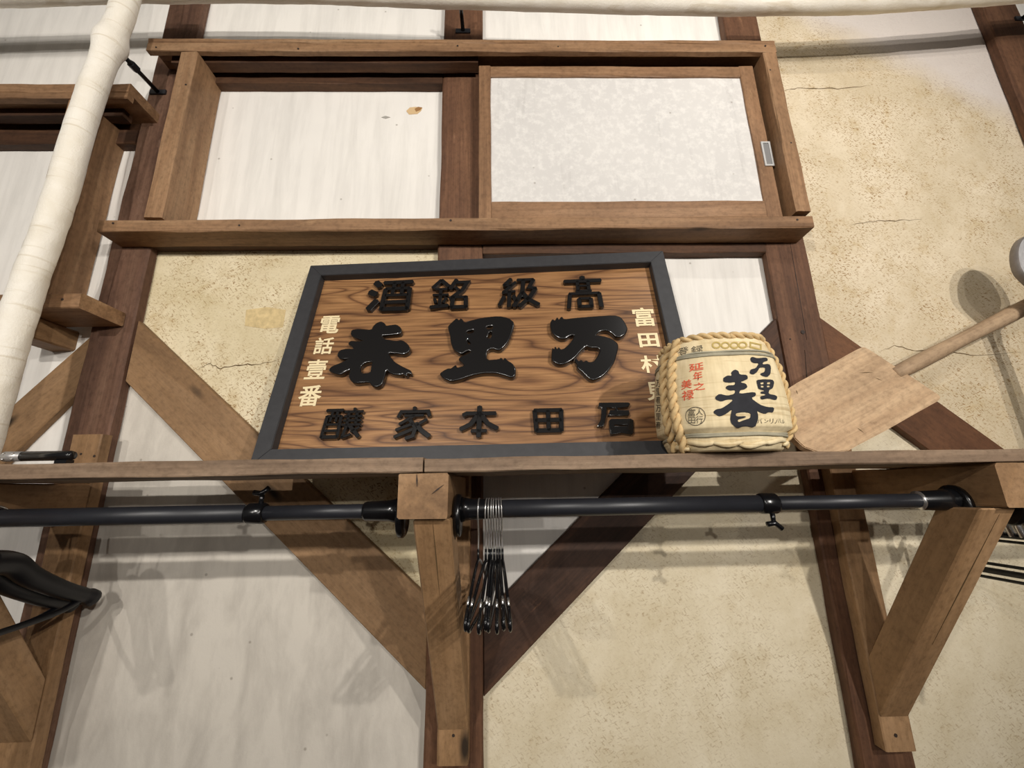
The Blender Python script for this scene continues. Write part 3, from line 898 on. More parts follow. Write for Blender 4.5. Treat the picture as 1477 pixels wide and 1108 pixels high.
STROKES = {
 '高': [([(50,100),(50,90)],13),([(2,86),(98,86)],12),([(36,84),(36,54)],9),([(64,84),(64,54)],9),([(36,70),(64,70)],6),([(30,54),(70,54)],8),([(8,2),(14,44)],10),([(12,46),(90,46)],9),([(89,46),(91,4)],11),([(36,30),(36,4)],10),([(66,30),(66,4)],10),([(36,30),(66,30)],8),([(34,6),(68,6)],10)],
 '級': [([(30,98),(12,76)],10),([(10,76),(32,75)],8),([(42,86),(10,52)],9),([(8,50),(40,55)],8),([(26,54),(24,4)],10),([(12,38),(1,10)],10),([(36,40),(44,20)],10),([(46,93),(88,93)],9),([(62,92),(58,50),(36,4)],11),([(88,93),(76,66),(94,62)],10),([(92,62),(78,34),(50,4)],11),([(58,50),(74,26),(99,8)],12)],
 '銘': [([(24,98),(2,72)],11),([(24,98),(46,76)],11),([(10,67),(42,67)],8),([(5,48),(46,48)],8),([(25,66),(25,12)],9),([(10,36),(14,22)],8),([(41,38),(35,22)],8),([(1,8),(48,12)],12),([(66,98),(50,66)],11),([(64,88),(96,88),(84,62),(52,34)],11),([(64,72),(78,58)],8),([(60,40),(58,4)],11),([(94,40),(96,4)],11),([(58,38),(96,38)],9),([(56,6),(98,6)],12)],
 '酒': [([(12,96),(24,82)],16),([(2,64),(18,54)],16),([(6,6),(22,34)],16),([(32,93),(99,93)],12),([(38,72),(36,2)],11),([(94,72),(95,2)],11),([(38,72),(94,72)],9),([(36,5),(95,5)],13),([(57,92),(55,52)],9),([(76,92),(77,52)],9),([(40,50),(92,50)],9),([(40,27),(92,27)],11)],
 '家': [([(50,101),(50,88)],11),([(6,68),(13,86),(90,86),(95,70)],11),([(24,73),(78,73)],9),([(52,72),(12,46)],10),([(40,60),(58,34),(54,8),(34,1)],12),([(50,47),(4,28)],10),([(52,30),(2,6)],11),([(58,48),(74,26),(99,6)],14),([(88,60),(62,42)],10)],
 '本': [([(50,101),(50,1)],14),([(6,72),(16,78),(94,76)],13),([(46,72),(28,42),(1,26)],14),([(54,72),(74,42),(99,26)],14),([(30,20),(70,20)],11)],
 '田': [([(6,90),(10,4)],16),([(94,90),(90,4)],16),([(4,90),(96,90)],16),([(9,7),(91,7)],17),([(50,88),(50,8)],15),([(8,49),(92,49)],16)],
 '醸': [([(2,95),(46,95)],10),([(6,76),(2,4)],9),([(43,76),(43,4)],9),([(6,75),(43,75)],8),([(2,6),(44,6)],11),([(18,92),(16,56)],7),([(31,92),(31,56)],7),([(6,47),(42,47)],8),([(5,26),(42,26)],8),([(76,101),(76,90)],9),([(51,89),(99,89)],9),([(62,88),(62,44)],8),([(84,88),(84,44)],8),([(52,73),(98,73)],8),([(52,59),(98,59)],8),([(50,45),(98,45)],8),([(62,44),(56,4)],9),([(54,3),(76,13)],8),([(96,36),(76,22)],8),([(70,42),(98,5)],11)],
}
def stroke_outline(pts, w, k=1.0):
    """thick polyline with blunt rounded ends; returns a closed 2-D loop"""
    P = [Vector((p[0], p[1])) for p in pts]
    h = w / 2
    Lft, Rgt = [], []
    for i, p in enumerate(P):
        a = (P[i] - P[i-1]).normalized() if i else None
        b = (P[i+1] - P[i]).normalized() if i < len(P) - 1 else None
        t = ((a or b) + (b or a)).normalized()
        nrm = Vector((-t.y, t.x))
        m = h / max(0.5, nrm.dot(Vector((-(a or b).y, (a or b).x))))
        Lft.append(p + nrm * m); Rgt.append(p - nrm * m)
    t0 = (P[1] - P[0]).normalized(); t1 = (P[-1] - P[-2]).normalized()
    return Lft[:1] + Lft[1:] + [P[-1] + t1 * h * 0.45] + Rgt[::-1] + [P[0] - t0 * h * 0.45]
def stroke_character(ch, px_box, z_top, depth, bev=0.0009):
    q = box_quad(*px_box, z_top)
    tl, tr, bl = q[0], q[1], q[2]
    sx, sy = (tr.x - tl.x) / 100, (tl.y - bl.y) / 100
    sc = (sx + sy) / 2
    V, Fc = [], []
    for pts, w in STROKES[ch]:
        pp = [(bl.x + p[0] * sx, bl.y + p[1] * sy) for p in pts]
        o1 = stroke_outline(pp, w * sc * 1.06)
        o2 = stroke_outline(pp, max(w * sc * 1.06 - 2 * bev, w * sc * 0.4))
        n_, o = len(o1), len(V)
        V += [(p.x, p.y, z_top - depth) for p in o1] + [(p.x, p.y, z_top - bev) for p in o1] + [(p.x, p.y, z_top) for p in o2]
        for r_ in (0, 1):
            Fc += [(o+r_*n_+i, o+r_*n_+(i+1) % n_, o+(r_+1)*n_+(i+1) % n_, o+(r_+1)*n_+i) for i in range(n_)]
        Fc.append(tuple(o+2*n_+i for i in range(n_)))
    return pq_mesh('raised_character', V, Fc, M_LACQ)
for ch, bx_ in (('酒', (531, 404, 593, 447)), ('銘', (622, 402, 675, 445)), ('級', (720, 400, 777, 443)), ('高', (814, 398, 870, 444)),
                ('醸', (466, 589, 521, 632)), ('家', (570, 587, 621, 632)), ('本', (664, 586, 718, 630)), ('田', (769, 588, 813, 623))):
    stroke_character(ch, bx_, -0.0110, 0.0108)
for ch, bx_, bold in (('電', (462, 456, 490, 481), 0.018), ('話', (454, 487, 481, 511), 0.018), ('壹', (442, 519, 471, 547), 0.018), ('番', (431, 556, 464, 586), 0.018),
                ('富', (913, 444, 944, 471), 0.018), ('田', (921, 481, 950, 501), 0.026), ('村', (924, 513, 957, 538), 0.022), ('見', (932, 551, 962, 578), 0.022)):
    me = glyph(ch, bold, 0.0002)
    fit_glyph(me, box_quad(*bx_, BZ), BZ + 0.0012)
    o = link('painted_character', me, M_CREAM, plq, PQM)

# ------------------------------------------------------------------ straw wrapped barrel
BC = Vector((0.3965, -0.318, ZC + 0.0535))
bar_e = empty('sake_barrel', BC, 'small straw wrapped barrel with brushed black characters on the shelf', 'barrel')
PROF = [(0.0, 0.0), (0.098, 0.0), (0.105, 0.004), (0.110, 0.016), (0.113, 0.024), (0.111, 0.030), (0.113, 0.035), (0.1245, 0.0405), (0.1265, 0.044), (0.1265, 0.070), (0.1255, 0.105), (0.122, 0.145), (0.118, 0.170), (0.1150, 0.182), (0.1125, 0.187), (0.1118, 0.193), (0.105, 0.217), (0.095, 0.229), (0.080, 0.234), (0.0, 0.236)]
DEPTH_K = 0.84
BS = 0.885
def barrel_pt(r, z, a):
    # a = 0 faces the room; a slightly squared oval
    ca, sa = math.cos(a), math.sin(a)
    k = (abs(ca)**2.8 + abs(sa)**2.8) ** (-1/2.8)
    return Vector((BC.x + BS * 0.955 * r * k * sa, BC.y - BS * r * k * ca * DEPTH_K, BC.z + BS * z))
def prof_r(z):
    for (r0, z0), (r1, z1) in zip(PROF[1:], PROF[2:]):
        if z0 <= z <= z1: return r0 + (r1-r0) * (z-z0) / max(1e-6, z1-z0)
    return 0.1
def lathe_barrel():
    SEG = 96
    zs = []
    for (r0, z0), (r1, z1) in zip(PROF[1:-1], PROF[2:]):
        n = max(1, int((z1 - z0) / 0.006))
        zs += [(r0 + (r1-r0)*k/n, z0 + (z1-z0)*k/n) for k in range(n)]
    V, Fc = [], []
    for i, (r, z) in enumerate(zs):
        for k in range(SEG):
            a = 2*math.pi*k/SEG
            w = noise.noise((math.cos(a)*3, math.sin(a)*3, z*30)) * 0.0012
            if z < 0.034: w += 0.0022 * noise.noise((a*9, z*160, 3.3))     # folded straw ends at the foot
            V.append(barrel_pt(r + w, z, a) - BC)
    n = len(zs)
    for i in range(n-1):
        for k in range(SEG):
            Fc.append((i*SEG+k, i*SEG+(k+1) % SEG, (i+1)*SEG+(k+1) % SEG, (i+1)*SEG+k))
    V += [Vector((0, 0, 0)), Vector((0, 0, 0.236 * BS))]
    for k in range(SEG):
        Fc.append((n*SEG, (k+1) % SEG, k)); Fc.append((n*SEG+1, (n-1)*SEG+k, (n-1)*SEG+(k+1) % SEG))
    return mesh_of('straw_body', V, Fc, True)
me_b = lathe_barrel()
body = link('straw_body', me_b, M_KOMO, bar_e, Matrix.Translation(BC))
BVH = BVHTree.FromPolygons([v.co + BC for v in me_b.vertices], [tuple(p.vertices) for p in me_b.polygons])
def on_barrel(px, py, off=0.0):
    d = ray(px, py)
    h = BVH.ray_cast(EYE, d)
    if h[0] is None: return None
    n = h[1] if h[1].dot(d) < 0 else -h[1]
    return h[0] + n * off
def print_on_barrel(loops_px, mat, name='brushed_character', off=0.0009):
    """ink lying on the straw: outlines meshed, cut finely and laid on the curved body"""
    me = fill_mesh(loops_px) if isinstance(loops_px, list) else loops_px
    bm = bmesh.new(); bm.from_mesh(me)
    xs = [v.co.x for v in bm.verts]; ys = [v.co.y for v in bm.verts]
    step = 5.0
    x = math.floor(min(xs)/step)*step
    while x < max(xs):
        bmesh.ops.bisect_plane(bm, geom=bm.verts[:]+bm.edges[:]+bm.faces[:], plane_co=(x, 0, 0), plane_no=(1, 0, 0)); x += step
    y = math.floor(min(ys)/step)*step
    while y < max(ys):
        bmesh.ops.bisect_plane(bm, geom=bm.verts[:]+bm.edges[:]+bm.faces[:], plane_co=(0, y, 0), plane_no=(0, 1, 0)); y += step
    bad = []
    for v in bm.verts:
        p = on_barrel(v.co.x, v.co.y, off)
        if p is None: bad.append(v)
        else: v.co = p - BC
    if bad: bmesh.ops.delete(bm, geom=bad, context='VERTS')
    bmesh.ops.recalc_face_normals(bm, faces=bm.faces)
    bm.to_mesh(me); bm.free(); me.materials.clear()
    return link(name, me, mat, bar_e, Matrix.Translation(BC))
Zb = lambda q: smooth_loop(zoomed(940, 470, 5.538, q), 1)
print_on_barrel([Zb([(630,375),(660,350),(690,360),(700,390),(760,393),(767,425),(735,440),(705,452),(750,463),(765,490),(740,510),(705,515),(695,545),(825,528),(832,560),(790,578),(860,630),(920,650),(977,652),(967,695),(930,690),(905,706),(860,692),(838,678),(850,720),(845,760),(822,812),(740,800),(680,817),(632,782),(625,740),(632,700),(640,668),(600,700),(570,716),(540,726),(488,695),(510,668),(560,660),(620,620),(652,590),(600,590),(555,607),(510,590),(505,570),(540,543),(600,560),(660,545),(667,515),(620,520),(588,500),(600,478),(660,475),(667,450),(620,456),(573,450),(568,420),(600,398),(640,400)]),
                 Zb([(668,700),(730,690),(790,698),(785,740),(740,752),(690,772),(685,750),(745,735),(752,722),(672,725)])], M_INK)
print_on_barrel([Zb([(783,265),(800,248),(840,262),(915,253),(927,280),(890,290),(880,310),(935,305),(950,330),(945,390),(920,411),(880,402),(860,385),(900,370),(905,335),(860,335),(840,370),(810,392),(778,380),(788,350),(830,340),(855,300),(820,300),(795,292)])], M_INK)
print_on_barrel([Zb(q) for q in ([(833,435),(880,428),(960,430),(976,450),(965,500),(935,515),(930,545),(985,555),(1002,570),(990,597),(930,580),(870,592),(863,565),(905,555),(905,546),(868,542),(868,528),(905,520),(850,507),(840,470)],
    [(865,455),(892,450),(892,466),(868,470)], [(920,452),(946,450),(941,468),(918,468)], [(868,480),(892,478),(892,494),(870,494)], [(918,478),(941,478),(938,492),(918,492)])], M_INK)
def barrel_glyph(ch, x0, y0, x1, y1, mat, bold=0.0, shear=0.0, name='printed_character'):
    me = glyph(ch, bold)
    xs = [v.co.x for v in me.vertices]; ys = [v.co.y for v in me.vertices]
    a, b_, c, d = min(xs), max(xs), min(ys), max(ys)
    for v in me.vertices:
        s = (v.co.x-a)/(b_-a); t = (v.co.y-c)/(d-c)
        v.co = (x0 + (x1-x0)*s, y1 - (y1-y0)*t + shear*(s-0.5), 0)
    return print_on_barrel(me, mat, name)
for ch, b4, mt, bd, sh in (('登', (979, 501, 993, 514), M_INKT, 0.0, -4), ('録', (997, 499, 1014, 509), M_INKT, 0.0, -3),
        ('延', (994, 524, 1015, 535), M_RED, 0.01, -3), ('年', (1000, 536, 1013, 549), M_RED, 0.01, -3), ('之', (1000, 552, 1017, 563), M_RED, 0.01, -2),
        ('美', (983, 548, 998, 561), M_RED, 0.01, -3), ('禄', (984, 563, 1001, 577), M_RED, 0.01, -3),
        ('バ', (1092, 604, 1099, 611), M_INKT, 0, 0), ('ン', (1102, 605, 1108, 610), M_INKT, 0, 0), ('リ', (1110, 604, 1115, 611), M_INKT, 0, 0), ('ノ', (1117, 605, 1121, 611), M_INKT, 0, 0), ('ハ', (1122, 604, 1126, 610), M_INKT, 0, 0), ('ル', (1127, 605, 1131, 611), M_INKT, 0, 0)):
    barrel_glyph(ch, *b4, mt, bd, sh)
def ring_px(cx, cy, rx, ry, w, n=36):
    o = [(cx+rx*math.cos(2*math.pi*k/n), cy+ry*math.sin(2*math.pi*k/n)) for k in range(n)]
    i = [(cx+(rx-w)*math.cos(2*math.pi*k/n), cy+(ry-w)*math.sin(2*math.pi*k/n)) for k in range(n)]
    return [o, i]
print_on_barrel(ring_px(1003.3, 600.5, 14.6, 13.6, 1.0), M_INKT, 'round_seal_ring')
for ch, b4 in (('富', (992, 590, 1003, 601)), ('田', (993, 602, 1003, 611)), ('人', (1004, 590, 1014, 599)), ('行', (1004, 600, 1014, 611))):
    barrel_glyph(ch, *b4, M_INKT, 0.0, 0, 'seal_mark')
# pale olive stamp of scalloped medallions under the upper cord
for cx in (1033, 1046, 1059, 1071):
    print_on_barrel(ring_px(cx, 498.6 - 0.02*abs(cx-1052), 6.6, 5.2, 2.2, 16), M_OLIVE, 'stamped_medallion')
print_on_barrel([[(1081, 493), (1098, 497), (1098, 506), (1081, 502)], [(1083, 495.5), (1096, 498.5), (1096, 503.5), (1083, 500)]], M_OLIVE, 'stamped_medallion')
for k, ch in enumerate('万里春万里春'):
    barrel_glyph(ch, 946.5, 548 + k*12, 953.5, 558 + k*12, M_INKT, 0.0, 0)

def band(z, r_c, mat, n, name, wob=0.0, spread=0.0035):
    V, Fc = [], []
    for q in range(n):
        pts = []
        for k in range(72):
            a = 2*math.pi*k/72
            zz = z + (q - (n-1)/2) * spread + wob*noise.noise((math.cos(a)*2, math.sin(a)*2, q*4.4))
            pts.append(barrel_pt(prof_r(zz) + r_c*0.8, zz, a))
        v2, f2 = sweep_geo(pts, r_c, 7, True)
        o = len(V); V += [v - BC for v in v2]; Fc += [tuple(i+o for i in f) for f in f2]
    return link(name, mesh_of(name, V, Fc, True), mat, bar_e, Matrix.Translation(BC))
tag(band(0.187, 0.0019, M_CORD, 3, 'cord', 0.003), 'thin grey cord round the upper part')
tag(band(0.030, 0.0024, M_CORD, 2, 'cord', 0.003), 'thin grey cord round the foot')
def rope_on(path, R0, r, tpm, name='straw_rope'):
    V, Fc = rope_geo(spline(path, 10), R0, r, tpm, 2)
    return link(name, mesh_of(name, [v - BC for v in V], Fc, True), M_ROPE, bar_e, Matrix.Translation(BC))
def meridian(a_of_z, off):
    out = []
    for k in range(13):
        z = 0.006 + (0.226 - 0.006) * k / 12
        a = a_of_z(z)
        p = barrel_pt(prof_r(z) + off, z, a); out.append(p)
    return out
def rope_px(pts, off):
    return [on_barrel(x, y, off) for x, y in pts]
rope_on(rope_px([(980, 494), (973, 515), (970.5, 545), (973, 580), (979, 615), (985, 636), (990, 650)], 0.003), 0.0042, 0.0050, 26)
rope_on(rope_px([(970, 501), (962, 520), (959, 548), (961, 582), (966, 616), (972, 637), (977, 650)], 0.003), 0.0040, 0.0048, 26)
rope_on(meridian(lambda z: R(54), 0.0015), 0.0028, 0.0034, 32)
rope_on([barrel_pt(0.0985, 0.2265, 2*math.pi*k/48) for k in range(49)], 0.0034, 0.0042, 30)
# folded straw bundles showing under the lower cord
for k in range(7):
    a0 = R(-84) + k * R(25)
    zz = 0.010 + 0.006 * ((k * 5) % 3) / 2
    pts = [barrel_pt(prof_r(0.016) + 0.0005, zz + 0.003*math.sin(t*0.9 + k), a0 + R(29)*t/6) for t in range(7)]
    V, Fc = sweep_geo(pts, [0.0022, 0.0040, 0.0046, 0.0048, 0.0046, 0.0040, 0.0022], 8)
    link('straw_bundle', mesh_of('straw_bundle', [v - BC for v in V], Fc, True), M_KOMO, bar_e, Matrix.Translation(BC))

# ------------------------------------------------------------------ wooden paddle
PDP = Vector((0.80, -0.215, ZC + 0.0535))
PDN = Vector((0.05, -1.0, 0.29)).normalized()
def on_paddle(px, py, off=0.0): return on_plane(px, py, PDP + PDN * off, PDN)
pdl = empty('wooden_paddle', PDP, 'pale wooden paddle leaning beside the barrel', 'paddle')
BLADE = [(1128,566),(1150,552),(1190,530),(1225,510),(1240,502),(1247,500),(1256,505),(1290,527),(1330,553),(1354,569),(1358,573),(1354,578),(1320,597),(1280,620),(1240,641),(1224,650),(1208,652.5),(1180,652.5),(1160,645),(1146,632),(1136,600)]
pts = [on_paddle(x, y) for x, y in BLADE]
HD = (on_paddle(1477, 443) - on_paddle(1290, 540)).normalized()
Xp = HD; Zp = PDN; Yp = Zp.cross(Xp)
PM = Matrix((Xp, Yp, Zp)).transposed().to_4x4(); PM.translation = sum(pts, Vector()) / len(pts)
PI_ = PM.inverted()
n = len(pts)
L2 = [PI_ @ p for p in pts]
V = [(p.x, p.y, 0.0) for p in L2] + [(p.x, p.y, -0.017) for p in L2]
Fc = [tuple(range(n)), tuple(reversed(range(n, 2*n)))] + [(i, (i+1) % n, n+(i+1) % n, n+i) for i in range(n)]
me = mesh_of('blade', V, Fc)
bm = bmesh.new(); bm.from_mesh(me); bmesh.ops.recalc_face_normals(bm, faces=bm.faces)
bmesh.ops.bevel(bm, geom=list(bm.edges), offset=0.0018, segments=2, affect='EDGES'); bm.to_mesh(me); bm.free()
link('blade', me, M_PADDLE, pdl, PM)
h0 = PI_ @ on_paddle(1288, 541, -0.010); h1 = PI_ @ on_paddle(1545, 409, -0.010)
V, Fc = sweep_geo([h0 + (h1-h0)*k/14 for k in range(15)], [0.0165 + 0.0012*math.sin(k*0.9) + 0.0025*min(1, k/10) for k in range(15)], 16)
link('handle', mesh_of('handle', V, Fc, True), M_HANDLE, pdl, PM)
# splits and dents in the blade
for a, b_, w in (((1238, 538), (1260, 537), 0.0010), ((1262, 545), (1273, 549), 0.0008), ((1236, 617), (1246, 624), 0.0012), ((1148, 562), (1151, 569), 0.0010)):
    A, B = on_paddle(*a, 0.0005), on_paddle(*b_, 0.0005)
    t = (B - A).normalized(); s = t.cross(PDN) * w
    V = [A, (A+B)/2 + s, B, (A+B)/2 - s]
    link('split', mesh_of('split', V, [(0, 1, 2, 3)]), M_CRACK, pdl)

# ------------------------------------------------------------------ grey metal scoop at the right edge
SC = at(1507, 386, -0.150)
scp = empty('metal_scoop', SC + Vector((0, 0, -0.16)), 'grey metal scoop at the right edge above the paddle handle', 'scoop')
def oval(rx, rz, y, n=40, pinch=0.62):
    out = []
    for k in range(n):
        a = 2*math.pi*k/n
        x, z = math.sin(a), math.cos(a)
        w = 1.0 if z > -0.1 else 1.0 - pinch * (-(z+0.1)/0.9)**1.2
        out.append(Vector((x*rx*w, y, z*rz)))
    return out
rings = [oval(0.066, 0.092, 0.017), oval(0.069, 0.095, 0.013), oval(0.069, 0.095, 0.0), oval(0.066, 0.092, -0.004), oval(0.061, 0.086, -0.003), oval(0.048, 0.07, 0.006), oval(0.02, 0.03, 0.010)]
V = [v for r_ in rings for v in r_]; n = 40
Fc = [(i*n+k, i*n+(k+1) % n, (i+1)*n+(k+1) % n, (i+1)*n+k) for i in range(3) for k in range(n)] + [tuple(reversed(range(n)))]
link('scoop_body', mesh_of('scoop_body', V[:4*n], Fc, True), M_ZINC, scp, Matrix.Translation(SC))
V2 = V[3*n:]
Fc = [(i*n+k, i*n+(k+1) % n, (i+1)*n+(k+1) % n, (i+1)*n+k) for i in range(3) for k in range(n)] + [tuple(3*n+k for k in range(n))]
link('pale_face', mesh_of('pale_face', V2, Fc, True), M_ZINCL, scp, Matrix.Translation(SC))  # face coloured paler than the grey side
sweep('scoop_neck_and_shade', [SC + Vector((-0.004, 0.018, -0.075)), SC + Vector((-0.002, 0.02, -0.12)), SC + Vector((0.004, 0.02, -0.20)), (SC.x + 0.012, SC.y + 0.005, SZ1 + 0.004)], [0.024, 0.017, 0.019, 0.020], M_ZINC, scp, 16)  # neck, then an added length standing in for a dark wall shadow

# ------------------------------------------------------------------ hanging rails
RY, RZ = -0.290, ZC - 0.035
def disc_x(name, x0, x1, y, z, ry, rz, mat, parent, zoff=0.0, n=28):
    V, Fc = [], []
    prof = [(x0, 0.9), (x0 + (x1-x0)*0.15, 1.0), (x1 - (x1-x0)*0.25, 1.0), (x1, 0.86)]
    for x, s in prof:
        for k in range(n):
            a = 2*math.pi*k/n
            V.append((x, y + math.cos(a)*ry*s, z + zoff + math.sin(a)*rz*s))
    for i in range(3):
        for k in range(n): Fc.append((i*n+k, i*n+(k+1) % n, (i+1)*n+(k+1) % n, (i+1)*n+k))
    Fc += [tuple(reversed(range(n))), tuple(3*n+k for k in range(n))]
    me = mesh_of(name, V, Fc, True)
    bm = bmesh.new(); bm.from_mesh(me); bmesh.ops.recalc_face_normals(bm, faces=bm.faces); bm.to_mesh(me); bm.free()
    return link(name, me, mat, parent)
def rail(xa, xb, xcol, thick_left, label, screw, xa_fl=True, xb_fl=True):
    e = empty('hanging_rail', (xa, RY, RZ), label, 'rail', 'black hanging rails under the shelf')
    r1, r2 = (0.0155, 0.0128) if thick_left else (0.0128, 0.0155)
    sweep('rail_tube', [(xa + 0.004, RY, RZ), (xcol, RY, RZ)], r1, M_BLACKROD, e, 24)
    sweep('rail_tube', [(xcol, RY, RZ), (xb - 0.004, RY, RZ)], r2, M_BLACKROD, e, 24)
    cl = sweep('collar', [(xcol - 0.016, RY, RZ), (xcol - 0.012, RY, RZ), (xcol + 0.013, RY, RZ), (xcol + 0.016, RY, RZ)], [0.0165, 0.0185, 0.0185, 0.0165], M_BLACKPL, e, 24)
    s = screw
    sweep('thumb_screw', [(xcol + 0.006, RY, RZ + s*0.016), (xcol + 0.006, RY, RZ + s*0.034)], 0.0042, M_BLACKPL, cl, 10)
    sweep('thumb_screw_wing', [(xcol - 0.008, RY - 0.002, RZ + s*0.036), (xcol + 0.006, RY - 0.003, RZ + s*0.034), (xcol + 0.018, RY - 0.002, RZ + s*0.044)], 0.0048, M_BLACKPL, cl, 10)
    for x, d, on in ((xa, 1, xa_fl), (xb, -1, xb_fl)):
        if not on: continue
        cup = sweep('end_cup', [(x + d*0.010, RY, RZ), (x + d*0.030, RY, RZ), (x + d*0.072, RY, RZ), (x + d*0.076, RY, RZ)], [0.0235, 0.0185, 0.0170, 0.0155], M_BLACKPL, e, 24)
        x0, x1 = (x + 0.0006, x + 0.014) if d > 0 else (x - 0.014, x - 0.0006)
        if d > 0: disc_x('end_flange', x1, x0, RY, RZ, 0.032, 0.037, M_BLACKPL, e, -0.010)
        else: disc_x('end_flange', x0, x1, RY, RZ, 0.032, 0.037, M_BLACKPL, e, -0.010)
    return e
XC1 = at(370, 741, RY).x; XC2 = at(1107, 727, RY).x
rail(-0.966, -0.1775, XC1, True, 'black extending hanging rail left of the middle bracket', 1)
r2 = rail(-0.0935, 0.8355, XC2, True, 'black extending hanging rail right of the middle bracket, holding wire hangers', -1)
sweep('chrome_ring', [(0.759, RY, RZ), (0.762, RY, RZ)], 0.0172, M_CHROME, r2, 24)
rail(0.9185, 1.75, 1.4, False, 'black hanging rail cut off at the right edge', -1)

# ------------------------------------------------------------------ wire hangers (seen edge on)
RT = RZ + 0.0155
def wire_hanger(x, yaw, drop, lean, label):
    e = empty('wire_hanger', (x, RY, RZ), label, 'hanger', 'wire hangers on the right rail')
    base = Matrix.Translation((x, RY, RZ)) @ Matrix.Rotation(yaw, 4, 'Z') @ Matrix.Rotation(lean, 4, 'Y')
    # local: Y across the shoulders, Z up, origin at the rail axis
    hk = [Vector((0, 0.0185*math.cos(a), 0.0185*math.sin(a))) for a in [R(-35 + 215*k/14) for k in range(15)]]
    hk = hk + [Vector((0, -0.0175, -0.014)), Vector((0, -0.006, -0.034)), Vector((0, 0, -0.048)), Vector((0, 0, -0.074))]
    V, Fc = sweep_geo(spline(hk, 3), 0.0014, 8)
    link('hook', mesh_of('hook', V, Fc, True), M_CHROME, e, base)
    V, Fc = sweep_geo([Vector((0, 0, -0.068)), Vector((0, 0, -0.088))], 0.0021, 8)
    link('neck_sleeve', mesh_of('neck_sleeve', V, Fc, True), M_BLACKPL, e, base)
    loop = [(0, 0, -0.086), (0, -0.05, -0.097), (0, -0.10, -0.116), (0, -0.140, -0.133), (0, -0.152, -0.143), (0, -0.146, -0.153), (0, -0.12, -0.154), (0, 0, -0.154), (0, 0.12, -0.154), (0, 0.146, -0.153), (0, 0.152, -0.143), (0, 0.140, -0.133), (0, 0.10, -0.116), (0, 0.05, -0.097)]
    loop = [Vector((p[0], p[1], p[2] - drop)) for p in loop]
    P = []
    m_ = len(loop)
    for i in range(m_):
        a, b_, c, d = loop[i-1], loop[i], loop[(i+1) % m_], loop[(i+2) % m_]
        for k in range(4):
            t = k/4
            P.append(0.5*((2*b_)+(c-a)*t+(2*a-5*b_+4*c-d)*t*t+(3*b_-a-3*c+d)*t**3))
    V, Fc = sweep_geo(P, 0.0027, 8, True)
    link('body_wire', mesh_of('body_wire', V, Fc, True), M_BLACKPL, e, base)
    for s in (-1, 1):
        V, Fc = sweep_geo([Vector((0, s*0.122, -0.126 - drop)), Vector((0, s*0.125, -0.117 - drop)), Vector((0, s*0.133, -0.125 - drop))], 0.0018, 6)
        link('strap_notch', mesh_of('strap_notch', V, Fc, True), M_CHROME, e, base)
    return e
HX = [690, 701.5, 705, 708.5, 712, 715.5, 719, 722.5]
HY = [-2.5, -5.8, -3.0, -0.8, -1.8, 0.5, 2.2, 3.4]
HL = [1.0, 1.5, 0.5, 0.8, 0.0, -0.6, -0.8, -1.4]
HLAB = ['black wire hanger hanging apart, nearest the middle bracket'] + ['black wire hanger, %s of the tight bunch counted from the bracket side' % w for w in ('first', 'second', 'third', 'fourth', 'fifth', 'sixth', 'last')]
for k in range(8):
    wire_hanger(at(HX[k], 745, RY - 0.0185).x, R(HY[k]), 0.002 * (k % 3), R(HL[k]), HLAB[k])

# ------------------------------------------------------------------ wide plastic hangers at the left edge
def plastic_hanger(x, yaw, label, drop):
    e = empty('plastic_hanger', (x, RY, RZ), label, 'hanger', 'black plastic hangers at the left edge')
    base = Matrix.Translation((x, RY, RZ)) @ Matrix.Rotation(yaw, 4, 'Z')
    hk = [Vector((0, 0.020*math.cos(a), 0.020*math.sin(a))) for a in [R(-35 + 215*k/12) for k in range(13)]] + [Vector((0, -0.018, -0.018)), Vector((0, 0, -0.05)), Vector((0, 0, -0.075))]
    V, Fc = sweep_geo(spline(hk, 3), 0.002, 8)
    link('hook', mesh_of('hook', V, Fc, True), M_CHROME, e, base)
    for s in (-1, 1):
        pts = spline([(0, 0, -0.074 - drop), (0, s*0.045, -0.082 - drop), (0, s*0.085, -0.112 - drop), (0, s*0.150, -0.148 - drop), (0, s*0.205, -0.172 - drop), (0, s*0.222, -0.181 - drop)], 5)
        q = len(pts)
        V, Fc = sweep_geo(pts, [0.022 - 0.008*min(1, k/(q*0.8)) + (0.003 if k > q*0.8 else 0) for k in range(q)], 14)
        V = [Vector((v.x, v.y, v.z)) for v in V]
        link('shoulder', mesh_of('shoulder', V, Fc, True), M_HANGPL, e, base)
        V, Fc = sweep_geo(spline([(0, s*0.20, -0.176 - drop), (0, s*0.14, -0.192 - drop), (0, 0, -0.200 - drop)], 4), 0.006, 8)
        link('trouser_bar', mesh_of('trouser_bar', V, Fc, True), M_HANGPL, e, base)
    return e
plastic_hanger(-0.902, R(0), 'black wide shouldered plastic hanger in front at the left edge', 0.0)
plastic_hanger(-0.940, R(1), 'black wide shouldered plastic hanger behind another at the left edge', 0.012)

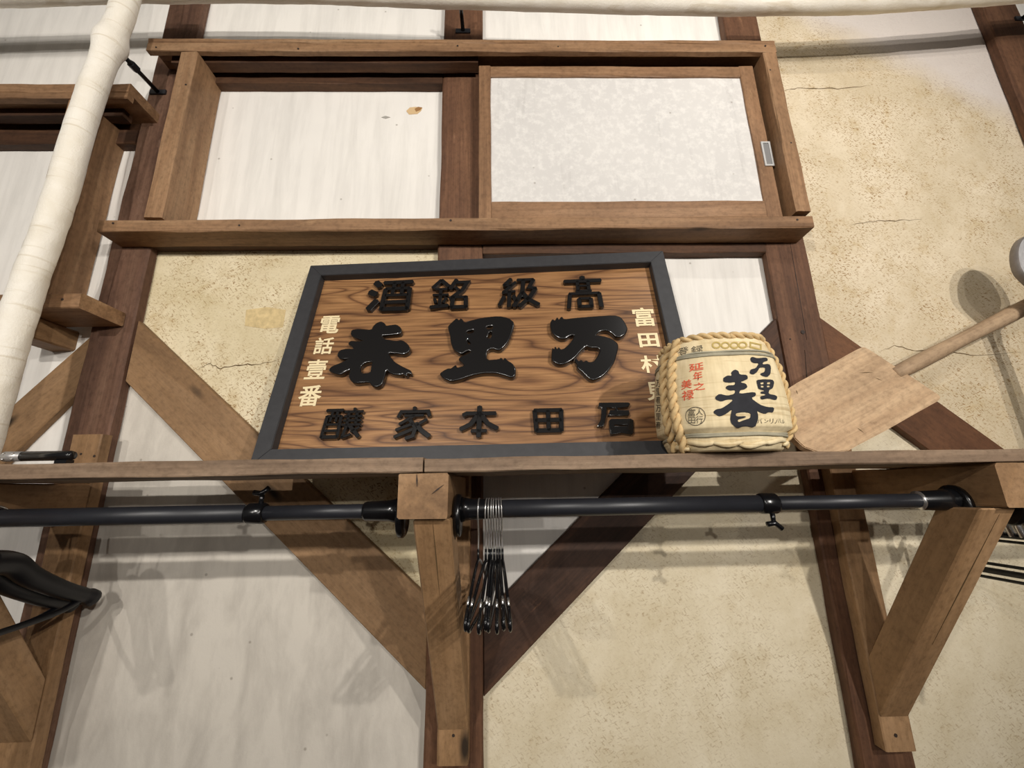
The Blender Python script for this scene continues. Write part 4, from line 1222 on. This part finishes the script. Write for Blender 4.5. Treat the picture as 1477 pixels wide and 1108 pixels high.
# trouser hangers at the right edge, seen past the bracket
def bar_hanger(x, label):
    e = empty('trouser_hanger', (x, RY, RZ), label, 'hanger')
    hk = [Vector((x, RY + 0.020*math.cos(a), RZ + 0.020*math.sin(a))) for a in [R(-35 + 215*k/12) for k in range(13)]] + [Vector((x, RY - 0.018, RZ - 0.018)), Vector((x, RY, RZ - 0.072))]
    sweep('hook', spline(hk, 3), 0.002, M_CHROME, e, 8)
    for i, (z, r_) in enumerate(((-0.074, 0.006), (-0.086, 0.0028))):
        sweep('upper_bar', [(x, RY - 0.17, RZ + z), (x, RY + 0.19, RZ + z)], r_, M_HANGPL, e, 8)
    for i, (z, r_) in enumerate(((-0.134, 0.0032), (-0.148, 0.0062), (-0.162, 0.0032))):
        sweep('lower_bar', [(x, RY - 0.17, RZ + z), (x, RY + 0.19, RZ + z)], r_, M_HANGPL, e, 8)
    for s in (-1, 1):
        sweep('end_frame', [(x, RY + s*0.17, RZ - 0.072), (x, RY + s*0.172, RZ - 0.165)], 0.004, M_HANGPL, e, 8)
    # shiny clip at the neck
    for dy in (0.050, 0.068, 0.086):
        sweep('clip', spline([(x - 0.004, RY + dy, RZ - 0.016), (x - 0.009, RY + dy, RZ - 0.036), (x - 0.012, RY + dy, RZ - 0.052), (x - 0.006, RY + dy, RZ - 0.074)], 4), 0.0055, M_CHROME, e, 8)
    return e
bar_hanger(1.005, 'black barred trouser hanger with chrome clip at the right edge')

# ------------------------------------------------------------------ black handled tool lying on the left end of the shelf
TY = -0.20
a = at(34, 657.3, TY); b_ = at(106, 658.2, TY)
tl = empty('black_handled_tool', (b_.x, TY, SZ1), 'black tube with riveted chrome end lying on the shelf at the left edge', 'tool')
zc_ = (a.z + b_.z) / 2
sweep('handle', [(a.x, TY, zc_), (b_.x - 0.006, TY, zc_), (b_.x, TY, zc_)], [0.0100, 0.0100, 0.0080], M_BLACKPL, tl, 20)
fr = sweep('chrome_ferrule', [(a.x - 0.042, TY, zc_), (a.x - 0.036, TY, zc_), (a.x - 0.0004, TY, zc_)], [0.006, 0.0102, 0.0102], M_STEEL, tl, 20)
for dx in (0.012, 0.030):
    for dz in (-0.006, 0.004):
        sweep('rivet', [(a.x - dx, TY - 0.0085, zc_ + dz), (a.x - dx, TY - 0.0115, zc_ + dz)], [0.003, 0.0012], M_CHROME, fr, 10)
sweep('shaft', [(a.x - 0.0425, TY, zc_), (a.x - 0.30, TY, zc_)], 0.004, M_STEEL, tl, 12)
box('foot', b_.x - 0.028, b_.x - 0.004, TY - 0.008, TY + 0.008, SZ1 + 0.0015, zc_ - 0.0085, M_BLACKPL, tl, 'X', 0.001, 0)
box('foot', a.x - 0.29, a.x - 0.27, TY - 0.008, TY + 0.008, SZ1 + 0.0015, zc_ - 0.0035, M_BLACKPL, tl, 'X', 0.001, 0)
